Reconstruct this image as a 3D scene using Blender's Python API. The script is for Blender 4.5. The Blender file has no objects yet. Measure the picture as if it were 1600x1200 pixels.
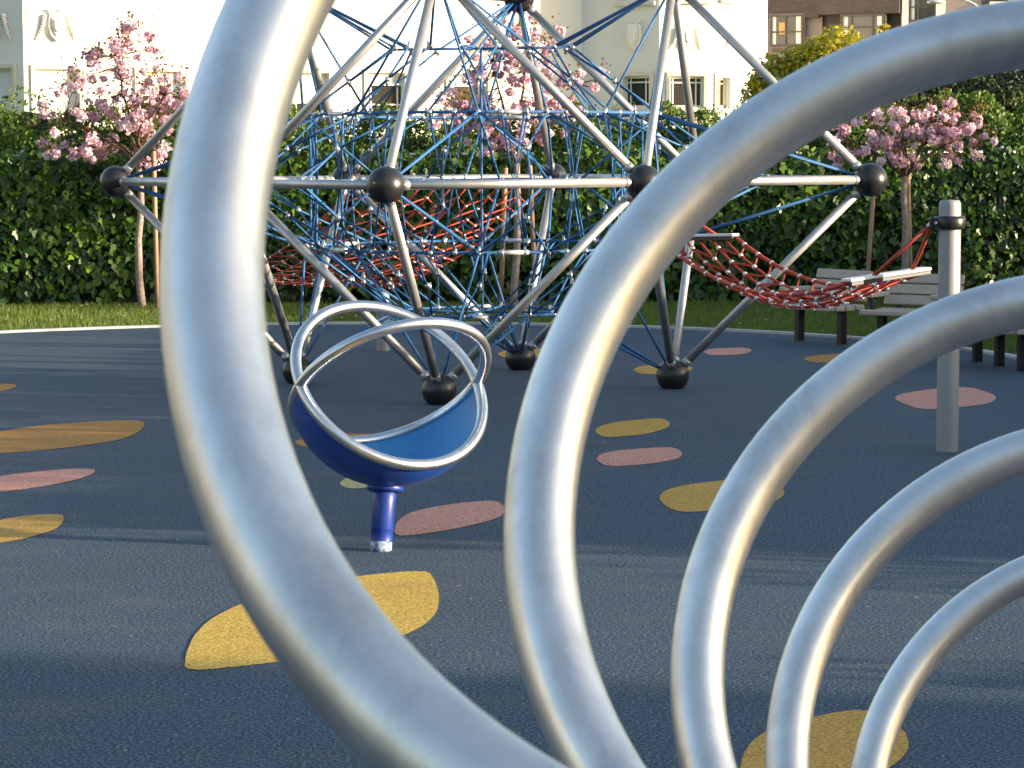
import bpy, math
import numpy as np
from mathutils import Vector, Matrix

rng = np.random.default_rng(11)
scene = bpy.context.scene
COL = scene.collection

# ------------------------------------------------------------------ camera
FPX, PITCH, ROLL, CAMZ = 3951.4, 0.0895, 0.0042, 1.68
cp, sp, cr, sr = math.cos(PITCH), math.sin(PITCH), math.cos(ROLL), math.sin(ROLL)
cam_d = bpy.data.cameras.new('camera')
cam = bpy.data.objects.new('camera', cam_d)
COL.objects.link(cam)
fwd = Vector((0, cp, -sp)); up0 = Vector((0, sp, cp)); rt0 = Vector((1, 0, 0))
rt = rt0 * cr - up0 * sr
up = rt0 * sr + up0 * cr
cam.matrix_world = Matrix(((rt.x, up.x, -fwd.x, 0), (rt.y, up.y, -fwd.y, 0), (rt.z, up.z, -fwd.z, CAMZ), (0, 0, 0, 1)))
cam_d.sensor_fit = 'HORIZONTAL'
cam_d.sensor_width = 36.0
cam_d.lens = FPX / 1600 * 36
cam_d.clip_start = 0.1
cam_d.clip_end = 2000
cam_d.dof.use_dof = True
cam_d.dof.focus_distance = 17.0
cam_d.dof.aperture_fstop = 24
scene.camera = cam

# ------------------------------------------------------------------ sky and sun
SUN_EL = math.radians(8.5)
SUN_AZ = math.radians(14.0)            # direction to the sun: +X, turned a little towards the camera
to_sun = Vector((math.cos(SUN_AZ) * math.cos(SUN_EL), -math.sin(SUN_AZ) * math.cos(SUN_EL), math.sin(SUN_EL)))
world = bpy.data.worlds.new('World')
scene.world = world
world.use_nodes = True
wn = world.node_tree
bg = wn.nodes['Background']
sky = wn.nodes.new('ShaderNodeTexSky')
sky.sky_type = 'NISHITA'
sky.sun_disc = False
sky.sun_elevation = SUN_EL
sky.sun_rotation = math.atan2(to_sun.x, to_sun.y)
sky.air_density = 1.0
sky.dust_density = 1.6
wn.links.new(sky.outputs['Color'], bg.inputs['Color'])
bg.inputs['Strength'].default_value = 0.15
sun_d = bpy.data.lights.new('sun', 'SUN')
sun_d.energy = 4.6
sun_d.angle = math.radians(0.53)
sun_d.color = (1.0, 0.81, 0.58)
sun = bpy.data.objects.new('sun', sun_d)
COL.objects.link(sun)
sun.rotation_euler = to_sun.to_track_quat('Z', 'Y').to_euler()

vs = scene.view_settings
vs.view_transform = 'Standard'
vs.look = 'None'
vs.exposure = 1.6
vs.gamma = 1.0
vs.use_curve_mapping = False
scene.cycles.max_bounces = 6
scene.cycles.transparent_max_bounces = 6
scene.cycles.use_denoising = True


# ------------------------------------------------------------------ helpers
def unproj(px, py, d):
    xr = (px - 800) / FPX * d; ur = (600 - py) / FPX * d
    x = xr * cr + ur * sr; u = -xr * sr + ur * cr
    return np.array([x, d * cp + u * sp, u * cp - d * sp + CAMZ])


def ground(px, py, z=0.0):
    v = unproj(px, py, 1.0) - np.array([0, 0, CAMZ])
    return np.array([0, 0, CAMZ]) + v * ((z - CAMZ) / v[2])


def link(o, parent=None):
    COL.objects.link(o)
    if parent is not None:
        o.parent = parent
    return o


def tag(o, label=None, cat=None, group=None, kind=None):
    if label: o['label'] = label
    if cat: o['category'] = cat
    if group: o['group'] = group
    if kind: o['kind'] = kind
    return o


def empty(name, loc=(0, 0, 0), rz=0.0):
    o = bpy.data.objects.new(name, None)
    o.empty_display_size = 0.1
    COL.objects.link(o)
    o.location = loc
    o.rotation_euler = (0, 0, rz)
    return o


class MB:
    """collects vertices and faces of one mesh"""
    def __init__(s):
        s.v = []; s.f = []; s.n = 0; s.smooth = []

    def add(s, verts, faces, smooth=False):
        verts = np.asarray(verts, float)
        s.v.append(verts)
        for f in faces:
            s.f.append(tuple(int(i) + s.n for i in f)); s.smooth.append(smooth)
        s.n += len(verts)
        return s

    def box(s, c, size, R=None, bevel=0.0):
        c = np.asarray(c, float); h = np.asarray(size, float) / 2
        if bevel <= 0:
            P = np.array([(x, y, z) for z in (-1, 1) for y in (-1, 1) for x in (-1, 1)], float) * h
            F = [(0, 2, 3, 1), (4, 5, 7, 6), (0, 1, 5, 4), (2, 6, 7, 3), (0, 4, 6, 2), (1, 3, 7, 5)]
        else:
            b = min(bevel, h.min() * .9)
            P = []
            for sz in (-1, 1):
                for sy in (-1, 1):
                    for sx in (-1, 1):
                        S = np.array([sx, sy, sz])
                        for ax in range(3):
                            q = S * (h - b); q[ax] = S[ax] * h[ax]; P.append(q)
            P = np.array(P)
            idx = lambda sx, sy, sz, ax: (((sz > 0) * 4 + (sy > 0) * 2 + (sx > 0)) * 3 + ax)
            F = []
            for ax in range(3):
                for sg in (-1, 1):
                    o = [(-1, -1), (1, -1), (1, 1), (-1, 1)]
                    q = []
                    for a, b_ in o:
                        S = [0, 0, 0]; S[ax] = sg; S[(ax + 1) % 3] = a; S[(ax + 2) % 3] = b_
                        q.append(idx(*S, ax))
                    F.append(q if sg > 0 else q[::-1])
            for ax in range(3):
                for a in (-1, 1):
                    for b_ in (-1, 1):
                        S0 = [0, 0, 0]; S1 = [0, 0, 0]
                        S0[ax] = -1; S1[ax] = 1
                        for S in (S0, S1):
                            S[(ax + 1) % 3] = a; S[(ax + 2) % 3] = b_
                        q = [idx(*S0, (ax + 1) % 3), idx(*S1, (ax + 1) % 3), idx(*S1, (ax + 2) % 3), idx(*S0, (ax + 2) % 3)]
                        F.append(q if a * b_ < 0 else q[::-1])
            for sx in (-1, 1):
                for sy in (-1, 1):
                    for sz in (-1, 1):
                        q = [idx(sx, sy, sz, 0), idx(sx, sy, sz, 1), idx(sx, sy, sz, 2)]
                        F.append(q if sx * sy * sz > 0 else q[::-1])
        if R is not None:
            P = P @ np.asarray(R).T
        return s.add(P + c, F)

    def tube(s, pts, r, n=10, closed=False, caps=True):
        pts = np.asarray(pts, float); m = len(pts)
        r = np.full(m, r, float) if np.isscalar(r) else np.asarray(r, float)
        if closed:
            T = np.roll(pts, -1, 0) - np.roll(pts, 1, 0)
        else:
            T = np.gradient(pts, axis=0)
        T /= np.linalg.norm(T, axis=1)[:, None] + 1e-12
        a = np.cross(T[0], [0, 0, 1.0])
        if np.linalg.norm(a) < 1e-3: a = np.cross(T[0], [1.0, 0, 0])
        a /= np.linalg.norm(a)
        A = [a]
        for i in range(1, m):
            a = A[-1] - T[i] * np.dot(A[-1], T[i]); A.append(a / np.linalg.norm(a))
        A = np.array(A); B = np.cross(T, A)
        th = np.arange(n) * 2 * math.pi / n
        V = (pts[:, None, :] + r[:, None, None] * (np.cos(th)[None, :, None] * A[:, None, :] + np.sin(th)[None, :, None] * B[:, None, :])).reshape(-1, 3)
        F = []
        for i in range(m if closed else m - 1):
            j = (i + 1) % m
            for k in range(n):
                l = (k + 1) % n
                F.append((i * n + k, i * n + l, j * n + l, j * n + k))
        s.add(V, F, True)
        if caps and not closed:
            b = s.n - len(V)
            s.f.append(tuple(b + k for k in range(n))[::-1]); s.smooth.append(False)
            s.f.append(tuple(b + (m - 1) * n + k for k in range(n))); s.smooth.append(False)
        return s

    def lathe(s, prof, n=20, c=(0, 0, 0), R=None):
        prof = np.asarray(prof, float); m = len(prof)
        th = np.arange(n) * 2 * math.pi / n
        V = np.stack([prof[:, None, 0] * np.cos(th), prof[:, None, 0] * np.sin(th), np.repeat(prof[:, None, 1], n, 1)], -1).reshape(-1, 3)
        F = [(i * n + k, i * n + (k + 1) % n, (i + 1) * n + (k + 1) % n, (i + 1) * n + k) for i in range(m - 1) for k in range(n)]
        if R is not None: V = V @ np.asarray(R).T
        return s.add(V + np.asarray(c, float), F, True)

    def sphere(s, c, r, n=16, m=10, zmin=None):
        ph = np.linspace(-math.pi / 2, math.pi / 2, m)
        prof = np.stack([np.maximum(np.cos(ph), 1e-4) * r, np.sin(ph) * r], -1)
        if zmin is not None:
            prof = prof[prof[:, 1] > zmin]
            x0 = math.sqrt(max(r * r - zmin * zmin, 1e-6))
            prof = np.vstack([[1e-4, zmin], [x0, zmin], prof])
        return s.lathe(prof, n, c)

    def prism(s, poly, z0, z1, M=None):
        """polygon in local xy extruded z0..z1; M maps (n,3)->(n,3)"""
        poly = np.asarray(poly, float); n = len(poly)
        V = np.vstack([np.c_[poly, np.full(n, z0)], np.c_[poly, np.full(n, z1)]])
        F = [tuple(range(n))[::-1], tuple(range(n, 2 * n))] + [(i, (i + 1) % n, n + (i + 1) % n, n + i) for i in range(n)]
        if M is not None: V = M(V)
        return s.add(V, F)

    def build(s, name, mat, parent=None, loc=None):
        me = bpy.data.meshes.new(name)
        V = np.vstack(s.v)
        me.from_pydata(V.tolist(), [], s.f)
        me.polygons.foreach_set('use_smooth', s.smooth)
        me.update()
        me.materials.append(mat)
        o = bpy.data.objects.new(name, me)
        if loc is not None: o.location = loc
        return link(o, parent)


def quads_object(name, V, k, mat, parent=None, val=None, smooth=False):
    """V (N,k,3): N separate k-gons, one mesh; val (N,) random value per face"""
    N = len(V)
    me = bpy.data.meshes.new(name)
    me.vertices.add(N * k); me.loops.add(N * k); me.polygons.add(N)
    me.vertices.foreach_set('co', np.ascontiguousarray(V, dtype=np.float32).ravel())
    me.loops.foreach_set('vertex_index', np.arange(N * k, dtype=np.int32))
    me.polygons.foreach_set('loop_start', np.arange(0, N * k, k, dtype=np.int32))
    me.polygons.foreach_set('loop_total', np.full(N, k, dtype=np.int32))
    if smooth: me.polygons.foreach_set('use_smooth', np.ones(N, bool))
    me.update(calc_edges=True)
    if val is not None:
        at = me.attributes.new('v', 'FLOAT', 'FACE')
        at.data.foreach_set('value', np.asarray(val, dtype=np.float32))
    me.materials.append(mat)
    o = bpy.data.objects.new(name, me)
    return link(o, parent)


def norm(a):
    return a / (np.linalg.norm(a, axis=-1, keepdims=True) + 1e-9)


def leaf_cards(P, Nrm, size, shape, roll=None, r=rng):
    """leaf polygons at P facing Nrm; shape (k,2) outline, tip along +y; tips hang down by default"""
    n = len(P)
    Nrm = norm(Nrm)
    down = np.tile(np.array([0, 0, -1.0]), (n, 1)) + r.normal(0, .45, (n, 3))
    if roll is not None: down = roll
    Y = norm(down - Nrm * (down * Nrm).sum(1)[:, None])
    X = np.cross(Y, Nrm)
    sh = np.asarray(shape, float)
    size = np.asarray(size)[:, None, None]
    V = P[:, None, :] + size * (sh[None, :, 0, None] * X[:, None, :] + sh[None, :, 1, None] * Y[:, None, :])
    fold = np.abs(sh[:, 0]) * .28
    V = V - size * fold[None, :, None] * Nrm[:, None, :]
    return V


# ------------------------------------------------------------------ materials
def new_mat(name):
    m = bpy.data.materials.new(name); m.use_nodes = True
    nt = m.node_tree
    return m, nt, nt.nodes['Principled BSDF']


def ramp(nt, src, stops):
    r = nt.nodes.new('ShaderNodeValToRGB')
    els = r.color_ramp.elements
    while len(els) < len(stops): els.new(0.5)
    for e, (p, c) in zip(els, stops):
        e.position = p; e.color = (*c, 1)
    nt.links.new(src, r.inputs['Fac'])
    return r.outputs['Color']


def noise(nt, scale, detail=4, rough=.6, vec=None, coord='Object', stretch=None):
    tc = nt.nodes.new('ShaderNodeTexCoord')
    n = nt.nodes.new('ShaderNodeTexNoise')
    n.inputs['Scale'].default_value = scale
    n.inputs['Detail'].default_value = detail
    n.inputs['Roughness'].default_value = rough
    src = tc.outputs[coord]
    if stretch:
        mp = nt.nodes.new('ShaderNodeMapping'); mp.inputs['Scale'].default_value = stretch
        nt.links.new(src, mp.inputs['Vector']); src = mp.outputs['Vector']
    nt.links.new(src, n.inputs['Vector'])
    return n.outputs['Fac']


def mixc(nt, fac, a, b, mode='MIX'):
    m = nt.nodes.new('ShaderNodeMix'); m.data_type = 'RGBA'; m.blend_type = mode
    for i, v in ((0, fac), (6, a), (7, b)):
        if hasattr(v, 'is_linked') or hasattr(v, 'links'):
            nt.links.new(v, m.inputs[i])
        else:
            m.inputs[i].default_value = (*v, 1) if isinstance(v, tuple) else v
    return m.outputs[2]


def bump(nt, b, h, strength, dist=.01):
    bn = nt.nodes.new('ShaderNodeBump')
    bn.inputs['Strength'].default_value = strength
    bn.inputs['Distance'].default_value = dist
    nt.links.new(h, bn.inputs['Height'])
    nt.links.new(bn.outputs['Normal'], b.inputs['Normal'])


def simple(name, c, rough=.5, metal=0.0, var=.12, scale=8.0, bstr=0.0, bscale=60., spec=.5):
    m, nt, b = new_mat(name)
    n = noise(nt, scale)
    lo = tuple(max(0, x * (1 - var)) for x in c); hi = tuple(min(1, x * (1 + var)) for x in c)
    nt.links.new(ramp(nt, n, [(.3, lo), (.7, hi)]), b.inputs['Base Color'])
    b.inputs['Roughness'].default_value = rough
    b.inputs['Metallic'].default_value = metal
    b.inputs['Specular IOR Level'].default_value = spec
    if bstr: bump(nt, b, noise(nt, bscale, 3), bstr)
    return m


def brushed_steel(name, c, rough=(.38, .54), scale=14., bstr=.02, metal=1.0):
    m, nt, b = new_mat(name)
    n1 = noise(nt, scale, 5, .65)
    n2 = noise(nt, 2.2, 4, .6)
    lo = tuple(x * .86 for x in c)
    col = ramp(nt, n1, [(.3, lo), (.62, c)])
    smear = ramp(nt, noise(nt, 7, 6, .75, stretch=(1, 1, .45)), [(.32, (.55, .56, .58)), (.50, (1, 1, 1))])
    nt.links.new(mixc(nt, .5, col, smear, 'MULTIPLY'), b.inputs['Base Color'])
    b.inputs['Metallic'].default_value = metal
    rr = nt.nodes.new('ShaderNodeMapRange')
    rr.inputs['From Min'].default_value = .3; rr.inputs['From Max'].default_value = .7
    rr.inputs['To Min'].default_value = rough[0]; rr.inputs['To Max'].default_value = rough[1]
    nt.links.new(n2, rr.inputs['Value'])
    nt.links.new(rr.outputs['Result'], b.inputs['Roughness'])
    bump(nt, b, noise(nt, 90, 4), bstr, .004)
    return m


def leafy(name, stops, rough=.45, trans=.35):
    m, nt, b = new_mat(name)
    at = nt.nodes.new('ShaderNodeAttribute'); at.attribute_name = 'v'
    col = ramp(nt, at.outputs['Fac'], stops)
    nt.links.new(col, b.inputs['Base Color'])
    b.inputs['Roughness'].default_value = rough
    tr = nt.nodes.new('ShaderNodeBsdfTranslucent')
    nt.links.new(col, tr.inputs['Color'])
    mx = nt.nodes.new('ShaderNodeMixShader'); mx.inputs[0].default_value = trans
    nt.links.new(b.outputs[0], mx.inputs[1]); nt.links.new(tr.outputs[0], mx.inputs[2])
    nt.links.new(mx.outputs[0], nt.nodes['Material Output'].inputs['Surface'])
    return m


def rubber(name, dark, mid, fleck, patchy=.5):
    m, nt, b = new_mat(name)
    g = noise(nt, 85, 2, .8)
    col = ramp(nt, g, [(.40, dark), (.52, mid), (.68, fleck)])
    big = noise(nt, .9, 5, .6)
    col2 = mixc(nt, patchy, col, ramp(nt, big, [(.3, (.72, .72, .74)), (.7, (1, 1, 1))]), 'MULTIPLY')
    scuff = ramp(nt, noise(nt, 3.2, 7, .72, stretch=(.5, 1, 1)), [(.52, (0, 0, 0)), (.72, (1, 1, 1))])
    sf = nt.nodes.new('ShaderNodeMath'); sf.operation = 'MULTIPLY'; sf.inputs[1].default_value = .24
    nt.links.new(scuff, sf.inputs[0])
    col2 = mixc(nt, sf.outputs[0], col2, (.17, .145, .12))
    nt.links.new(col2, b.inputs['Base Color'])
    b.inputs['Roughness'].default_value = .82
    b.inputs['Specular IOR Level'].default_value = .3
    bump(nt, b, noise(nt, 130, 3, .7), .4, .006)
    return m


M = {}
M['coil'] = brushed_steel('coil_steel', (.74, .745, .75), (.36, .48), metal=.88)
M['spin_steel'] = brushed_steel('spinner_steel', (.66, .67, .69), (.27, .38), 14., .006)
M['bar'] = simple('bar_metal', (.46, .46, .46), .40, .75, .10, 9, .03, 80)
M['sleeve'] = simple('sleeve_metal', (.62, .62, .62), .3, .9, .06)
M['black'] = simple('black_plastic', (.014, .015, .017), .32, 0, .2, 6, .03, 120)
M['rope_blue'] = simple('blue_rope', (.016, .115, .31), .55, 0, .35, 60, .5, 220)
M['rope_red'] = simple('red_rope', (.42, .045, .022), .6, 0, .3, 60, .5, 220)
M['clamp'] = simple('clamp_metal', (.62, .62, .61), .3, .9, .08)
M['bead'] = simple('bead_metal', (.72, .71, .69), .35, .5, .06)
M['board'] = simple('white_board', (.78, .76, .72), .4, 0, .05)
M['edge_dark'] = simple('dark_edge', (.03, .035, .045), .5)
M['post'] = simple('grey_post', (.27, .285, .30), .55, .2, .06, 12, .03, 90)
M['bowl'] = simple('blue_bowl', (.012, .055, .30), .3, 0, .10, 5)
M['bowl_lit'] = simple('blue_bowl_skylit', (.035, .21, .47), .45, 0, .10, 5)  # lighter blue carries the skylight falling into the bowl
M['spin_post'] = simple('blue_post', (.010, .04, .26), .42, 0, .12, 14)
M['worn'] = simple('worn_paint', (.24, .32, .46), .6, .1, .7, 45)
M['wood'] = None
M['stake'] = None
M['kerb'] = simple('kerb_concrete', (.42, .43, .43), .8, 0, .12, 9, .2, 90)
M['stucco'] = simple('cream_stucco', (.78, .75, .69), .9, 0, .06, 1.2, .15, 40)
M['stucco_shaded'] = simple('shaded_stucco', (.68, .655, .61), .9, 0, .07, 1.0, .15, 40)  # darker copy of the stucco, shade of the left-turned faces put into the colour
M['trim'] = simple('window_trim', (.62, .57, .47), .7, 0, .08, 6)
M['muntin'] = simple('muntin_paint', (.70, .68, .62), .5, 0, .05)
M['shade'] = simple('roller_shade', (.62, .62, .60), .8, 0, .04)
M['curtain'] = simple('curtain', (.74, .75, .76), .8, 0, .06, 20)
M['pink_wall'] = simple('taupe_wall', (.25, .215, .22), .9, 0, .06, 2, .1, 40)
M['beige_wall'] = simple('beige_wall', (.42, .38, .35), .9, 0, .06, 2, .1, 40)
M['dark_frame'] = simple('dark_window_frame', (.06, .055, .055), .5)
M['poster'] = simple('orange_sheet', (.7, .38, .14), .8, 0, .15, 20)
M['lamp'] = simple('lamp_metal', (.55, .56, .57), .4, .3)
M['bark'] = simple('bark', (.27, .21, .185), .85, 0, .35, 30, .6, 70)
M['twig'] = simple('twig', (.10, .065, .05), .8, 0, .2, 30)
M['hedge_core'] = simple('hedge_core', (.020, .034, .011), .95, 0, .6, 14, .8, 20)
M['fence'] = simple('galvanised_fence', (.33, .34, .33), .5, .5, .1, 20)
M['grey_wall'] = simple('grey_house_wall', (.17, .18, .19), .9, 0, .08, 2, .1, 40)
M['soil'] = simple('soil', (.05, .045, .03), .95, 0, .3, 8, .4, 60)


def wood_mat(name, a, b_, stretch):
    m, nt, b = new_mat(name)
    n = noise(nt, 6, 6, .7, stretch=stretch)
    nt.links.new(ramp(nt, n, [(.3, a), (.7, b_)]), b.inputs['Base Color'])
    b.inputs['Roughness'].default_value = .75
    bump(nt, b, n, .35, .004)
    return m


M['wood'] = wood_mat('weathered_wood', (.33, .27, .22), (.56, .48, .41), (2, 22, 22))
M['stake'] = wood_mat('stake_wood', (.22, .14, .08), (.40, .28, .17), (22, 22, 1.5))


def glass_mat(name, c, rough=.06):
    m, nt, b = new_mat(name)
    n = noise(nt, .8, 3)
    nt.links.new(ramp(nt, n, [(.35, tuple(x * .5 for x in c)), (.65, c)]), b.inputs['Base Color'])
    b.inputs['Roughness'].default_value = rough
    b.inputs['Specular IOR Level'].default_value = .5
    return m


M['glass'] = glass_mat('window_glass', (.05, .045, .035))
M['glass2'] = glass_mat('window_glass_grey', (.10, .105, .11))


def shingles():
    m, nt, b = new_mat('brown_shingles')
    tc = nt.nodes.new('ShaderNodeTexCoord')
    mp = nt.nodes.new('ShaderNodeMapping')
    mp.inputs['Rotation'].default_value = (math.pi / 2, 0, 0)
    br = nt.nodes.new('ShaderNodeTexBrick')
    nt.links.new(tc.outputs['Object'], mp.inputs['Vector'])
    nt.links.new(mp.outputs['Vector'], br.inputs['Vector'])
    br.inputs['Color1'].default_value = (.075, .062, .062, 1)
    br.inputs['Color2'].default_value = (.10, .084, .082, 1)
    br.inputs['Mortar'].default_value = (.05, .036, .032, 1)
    br.inputs['Scale'].default_value = 1.0
    br.inputs['Mortar Size'].default_value = .005
    br.inputs['Brick Width'].default_value = .11
    br.inputs['Row Height'].default_value = .062
    nt.links.new(br.outputs['Color'], b.inputs['Base Color'])
    b.inputs['Roughness'].default_value = .9
    return m


M['shingle'] = shingles()
M['rubber'] = rubber('blue_rubber', (.006, .018, .036), (.028, .080, .142), (.25, .225, .18))
PATCH = {
    'yellow': rubber('yellow_rubber', (.34, .20, .03), (.64, .42, .07), (.76, .58, .16), .35),
    'orange': rubber('orange_rubber', (.22, .095, .02), (.44, .22, .045), (.54, .31, .09), .35),
    'ochre': rubber('ochre_rubber', (.30, .155, .025), (.56, .33, .06), (.66, .44, .12), .35),
    'pink': rubber('pink_rubber', (.36, .14, .10), (.64, .31, .24), (.72, .42, .33), .35),
    'cream': rubber('cream_rubber', (.3, .25, .1), (.52, .45, .2), (.62, .55, .3), .3),
}
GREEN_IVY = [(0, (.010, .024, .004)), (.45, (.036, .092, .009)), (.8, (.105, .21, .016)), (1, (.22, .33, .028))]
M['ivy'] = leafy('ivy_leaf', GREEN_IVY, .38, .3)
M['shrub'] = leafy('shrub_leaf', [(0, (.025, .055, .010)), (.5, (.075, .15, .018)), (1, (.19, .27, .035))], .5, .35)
M['goldbush'] = leafy('gold_leaf', [(0, (.14, .14, .012)), (.5, (.36, .33, .02)), (1, (.58, .50, .03))], .5, .35)
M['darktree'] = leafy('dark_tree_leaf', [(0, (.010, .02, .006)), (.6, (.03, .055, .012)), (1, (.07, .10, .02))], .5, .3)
M['blossom'] = leafy('blossom_petal', [(0, (.56, .30, .42)), (.5, (.78, .54, .65)), (1, (.92, .80, .85))], .6, .4)
M['bronze'] = leafy('bronze_leaf', [(0, (.07, .035, .012)), (.5, (.17, .075, .02)), (1, (.26, .16, .04))], .5, .4)
M['grassblade'] = leafy('grass_blade', [(0, (.05, .09, .012)), (.6, (.12, .19, .02)), (1, (.22, .26, .04))], .6, .35)
M['petal_litter'] = simple('fallen_petal', (.50, .43, .40), .8)


def grass_ground():
    m, nt, b = new_mat('grass_ground')
    n = noise(nt, 22, 6, .75)
    n2 = noise(nt, .7, 4, .6)
    c = ramp(nt, n, [(.3, (.03, .05, .010)), (.6, (.085, .13, .02)), (.8, (.14, .17, .035))])
    nt.links.new(mixc(nt, .5, c, ramp(nt, n2, [(.3, (.7, .75, .6)), (.7, (1, 1, 1))]), 'MULTIPLY'), b.inputs['Base Color'])
    b.inputs['Roughness'].default_value = .95
    bump(nt, b, n, .8, .03)
    return m


M['grass'] = grass_ground()

# ------------------------------------------------------------------ ground
def sheet(name, poly, z, mat, parent=None):
    poly = np.asarray(poly, float)
    mb = MB(); mb.add(np.c_[poly, np.full(len(poly), z)], [tuple(range(len(poly)))])
    return mb.build(name, mat, parent)


tag(sheet('ground', [(-900, -900), (900, -900), (900, 900), (-900, 900)], -.012, M['grass']), kind='structure')
CX, CY, CRAD = -1.56, 19.74, 5.80
arc = [(CX + CRAD * math.cos(t), CY + CRAD * math.sin(t)) for t in np.linspace(0, math.pi, 72)]
outline = [(CX + CRAD, -9.0)] + arc + [(CX - CRAD, -9.0)]
surf = tag(sheet('playground_surface', outline, 0.0, M['rubber']), kind='structure')


def band(poly, w, z0, z1):
    P = np.array(poly); T = np.gradient(P, axis=0); T /= np.linalg.norm(T, axis=1)[:, None]
    Nn = np.c_[T[:, 1], -T[:, 0]]
    A = P; B = P + Nn * w
    n = len(P)
    V = np.vstack([np.c_[A, np.full(n, z0)], np.c_[A, np.full(n, z1)], np.c_[B, np.full(n, z1)], np.c_[B, np.full(n, z0)]])
    F = []
    for k in range(3):
        for i in range(n - 1):
            F.append((k * n + i, k * n + i + 1, (k + 1) * n + i + 1, (k + 1) * n + i))
    return V, F


kp = [(CX + CRAD, -9.0), (CX + CRAD, 0), (CX + CRAD, 10)] + arc + [(CX - CRAD, 10), (CX - CRAD, 0), (CX - CRAD, -9.0)]
mb = MB(); mb.add(*band(kp, .11, -.01, .022))
tag(mb.build('kerb', M['kerb']), kind='structure')

# coloured shapes laid in the rubber (outlines read on the ground)
patches = [
    ('yellow', 'large yellow leaf shape in front of the spinner', [(288, 1051), (290, 1024), (302, 995), (325, 970), (370, 946), (455, 920), (560, 900), (668, 891), (680, 908), (687, 932), (683, 958), (665, 976), (640, 990), (560, 1020), (420, 1037)]),
    ('pink', 'salmon shape beside the spinner post', [(615, 833), (619, 818), (634, 804), (664, 795), (720, 786), (775, 782), (789, 793), (787, 806), (760, 816), (700, 829), (628, 839)]),
    ('cream', 'small pale yellow shape behind the spinner', [(528, 756), (545, 745), (575, 746), (612, 752), (600, 760), (545, 765)]),
    ('orange', 'orange shape beyond the spinner bowl', [(457, 691), (478, 684), (540, 678), (582, 678), (600, 685), (570, 693), (476, 700)]),
    ('orange', 'long orange shape at the left', [(-60, 690), (-20, 678), (60, 665), (160, 658), (228, 657), (222, 673), (190, 688), (90, 702), (0, 709), (-40, 709)]),
    ('pink', 'pink shape at the left edge', [(-50, 757), (0, 744), (60, 737), (110, 733), (147, 733), (149, 739), (120, 750), (60, 762), (0, 769), (-30, 769)]),
    ('ochre', 'ochre shape at the left edge', [(-60, 832), (0, 812), (50, 805), (96, 804), (101, 812), (90, 827), (40, 842), (0, 849), (-30, 851)]),
    ('orange', None, [(-30, 604), (0, 600), (22, 600), (27, 604), (12, 610), (-12, 613)]),
    ('ochre', None, [(928, 674), (938, 666), (965, 659), (1034, 653), (1048, 661), (1044, 669), (1010, 679), (943, 685)]),
    ('pink', None, [(930, 718), (940, 709), (965, 704), (1050, 698), (1068, 708), (1060, 718), (1010, 726), (948, 730)]),
    ('ochre', None, [(1028, 778), (1040, 766), (1075, 757), (1150, 749), (1205, 752), (1229, 768), (1215, 784), (1140, 796), (1066, 802), (1040, 792)]),
    ('pink', None, [(1394, 623), (1410, 615), (1450, 609), (1512, 604), (1550, 615), (1558, 623), (1546, 631), (1500, 637), (1436, 641)]),
    ('pink', None, [(1098, 550), (1110, 545), (1165, 543), (1177, 548), (1163, 554), (1110, 556)]),
    ('ochre', None, [(986, 578), (1005, 571), (1060, 569), (1086, 575), (1070, 583), (1005, 586)]),
    ('orange', None, [(1252, 561), (1275, 555), (1335, 552), (1352, 557), (1330, 565), (1275, 568)]),
    ('ochre', None, [(1154, 1215), (1160, 1180), (1180, 1153), (1225, 1130), (1343, 1107), (1390, 1122), (1417, 1147), (1421, 1172), (1400, 1195), (1350, 1222), (1250, 1240)]),
    ('ochre', None, [(775, 553), (792, 547), (850, 544), (880, 549), (860, 557), (790, 560)]),
]
for c, lab, pl in patches:
    g = np.array([ground(*p)[:2] for p in pl])
    # round the outline once (Chaikin), keep it a flat inlay
    for _ in range(2):
        q = np.roll(g, -1, 0)
        g = np.stack([g * .8 + q * .2, g * .2 + q * .8], 1).reshape(-1, 2)
    o = sheet('colour_inlay', g, .0025, PATCH[c], surf)
    if lab: o['label'] = lab

# ------------------------------------------------------------------ spiral tube climber (foreground)
ring_c = np.array([(.2903, 1.7116, 1.6801), (.5439, 2.4884, 1.3508), (.7714, 3.2835, 1.0197), (.9974, 4.021, .7184), (1.2551, 4.8767, .3842)])
ring_r = [.522, .533, .537, .558, .564]
TILT, AZ = .51845, .29042
nrm = np.array([math.sin(AZ) * math.cos(TILT), math.cos(AZ) * math.cos(TILT), -math.sin(TILT)])
ax_a = np.cross(nrm, [0, 0, 1.0]); ax_a /= np.linalg.norm(ax_a)     # to the right
ax_b = np.cross(ax_a, nrm)                                          # up
path = []
c0, r0 = ring_c[0], ring_r[0]
pr = c0 + r0 * ax_a
path += [np.array([pr[0] + .05, pr[1] + .05, z]) for z in np.linspace(-.05, pr[2] - .15, 14)]
for t in np.linspace(0, math.pi / 2, 24)[1:-1]:
    path.append(c0 + r0 * (math.cos(t) * ax_a + math.sin(t) * ax_b))
for k in range(5):
    for t in np.linspace(math.pi / 2, 3 * math.pi / 2, 60):
        p = ring_c[k] + ring_r[k] * (math.cos(t) * ax_a + math.sin(t) * ax_b)
        if p[2] < -.1: break
        path.append(p)
    if k < 4:
        for t in np.linspace(0, 1, 42)[1:-1]:
            w = t * t * (3 - 2 * t)
            c = ring_c[k] * (1 - w) + ring_c[k + 1] * w; r = ring_r[k] * (1 - w) + ring_r[k + 1] * w
            a = 3 * math.pi / 2 + t * math.pi
            path.append(c + r * (math.cos(a) * ax_a + math.sin(a) * ax_b))
mb = MB(); mb.tube(path, .0375, 28)
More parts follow.
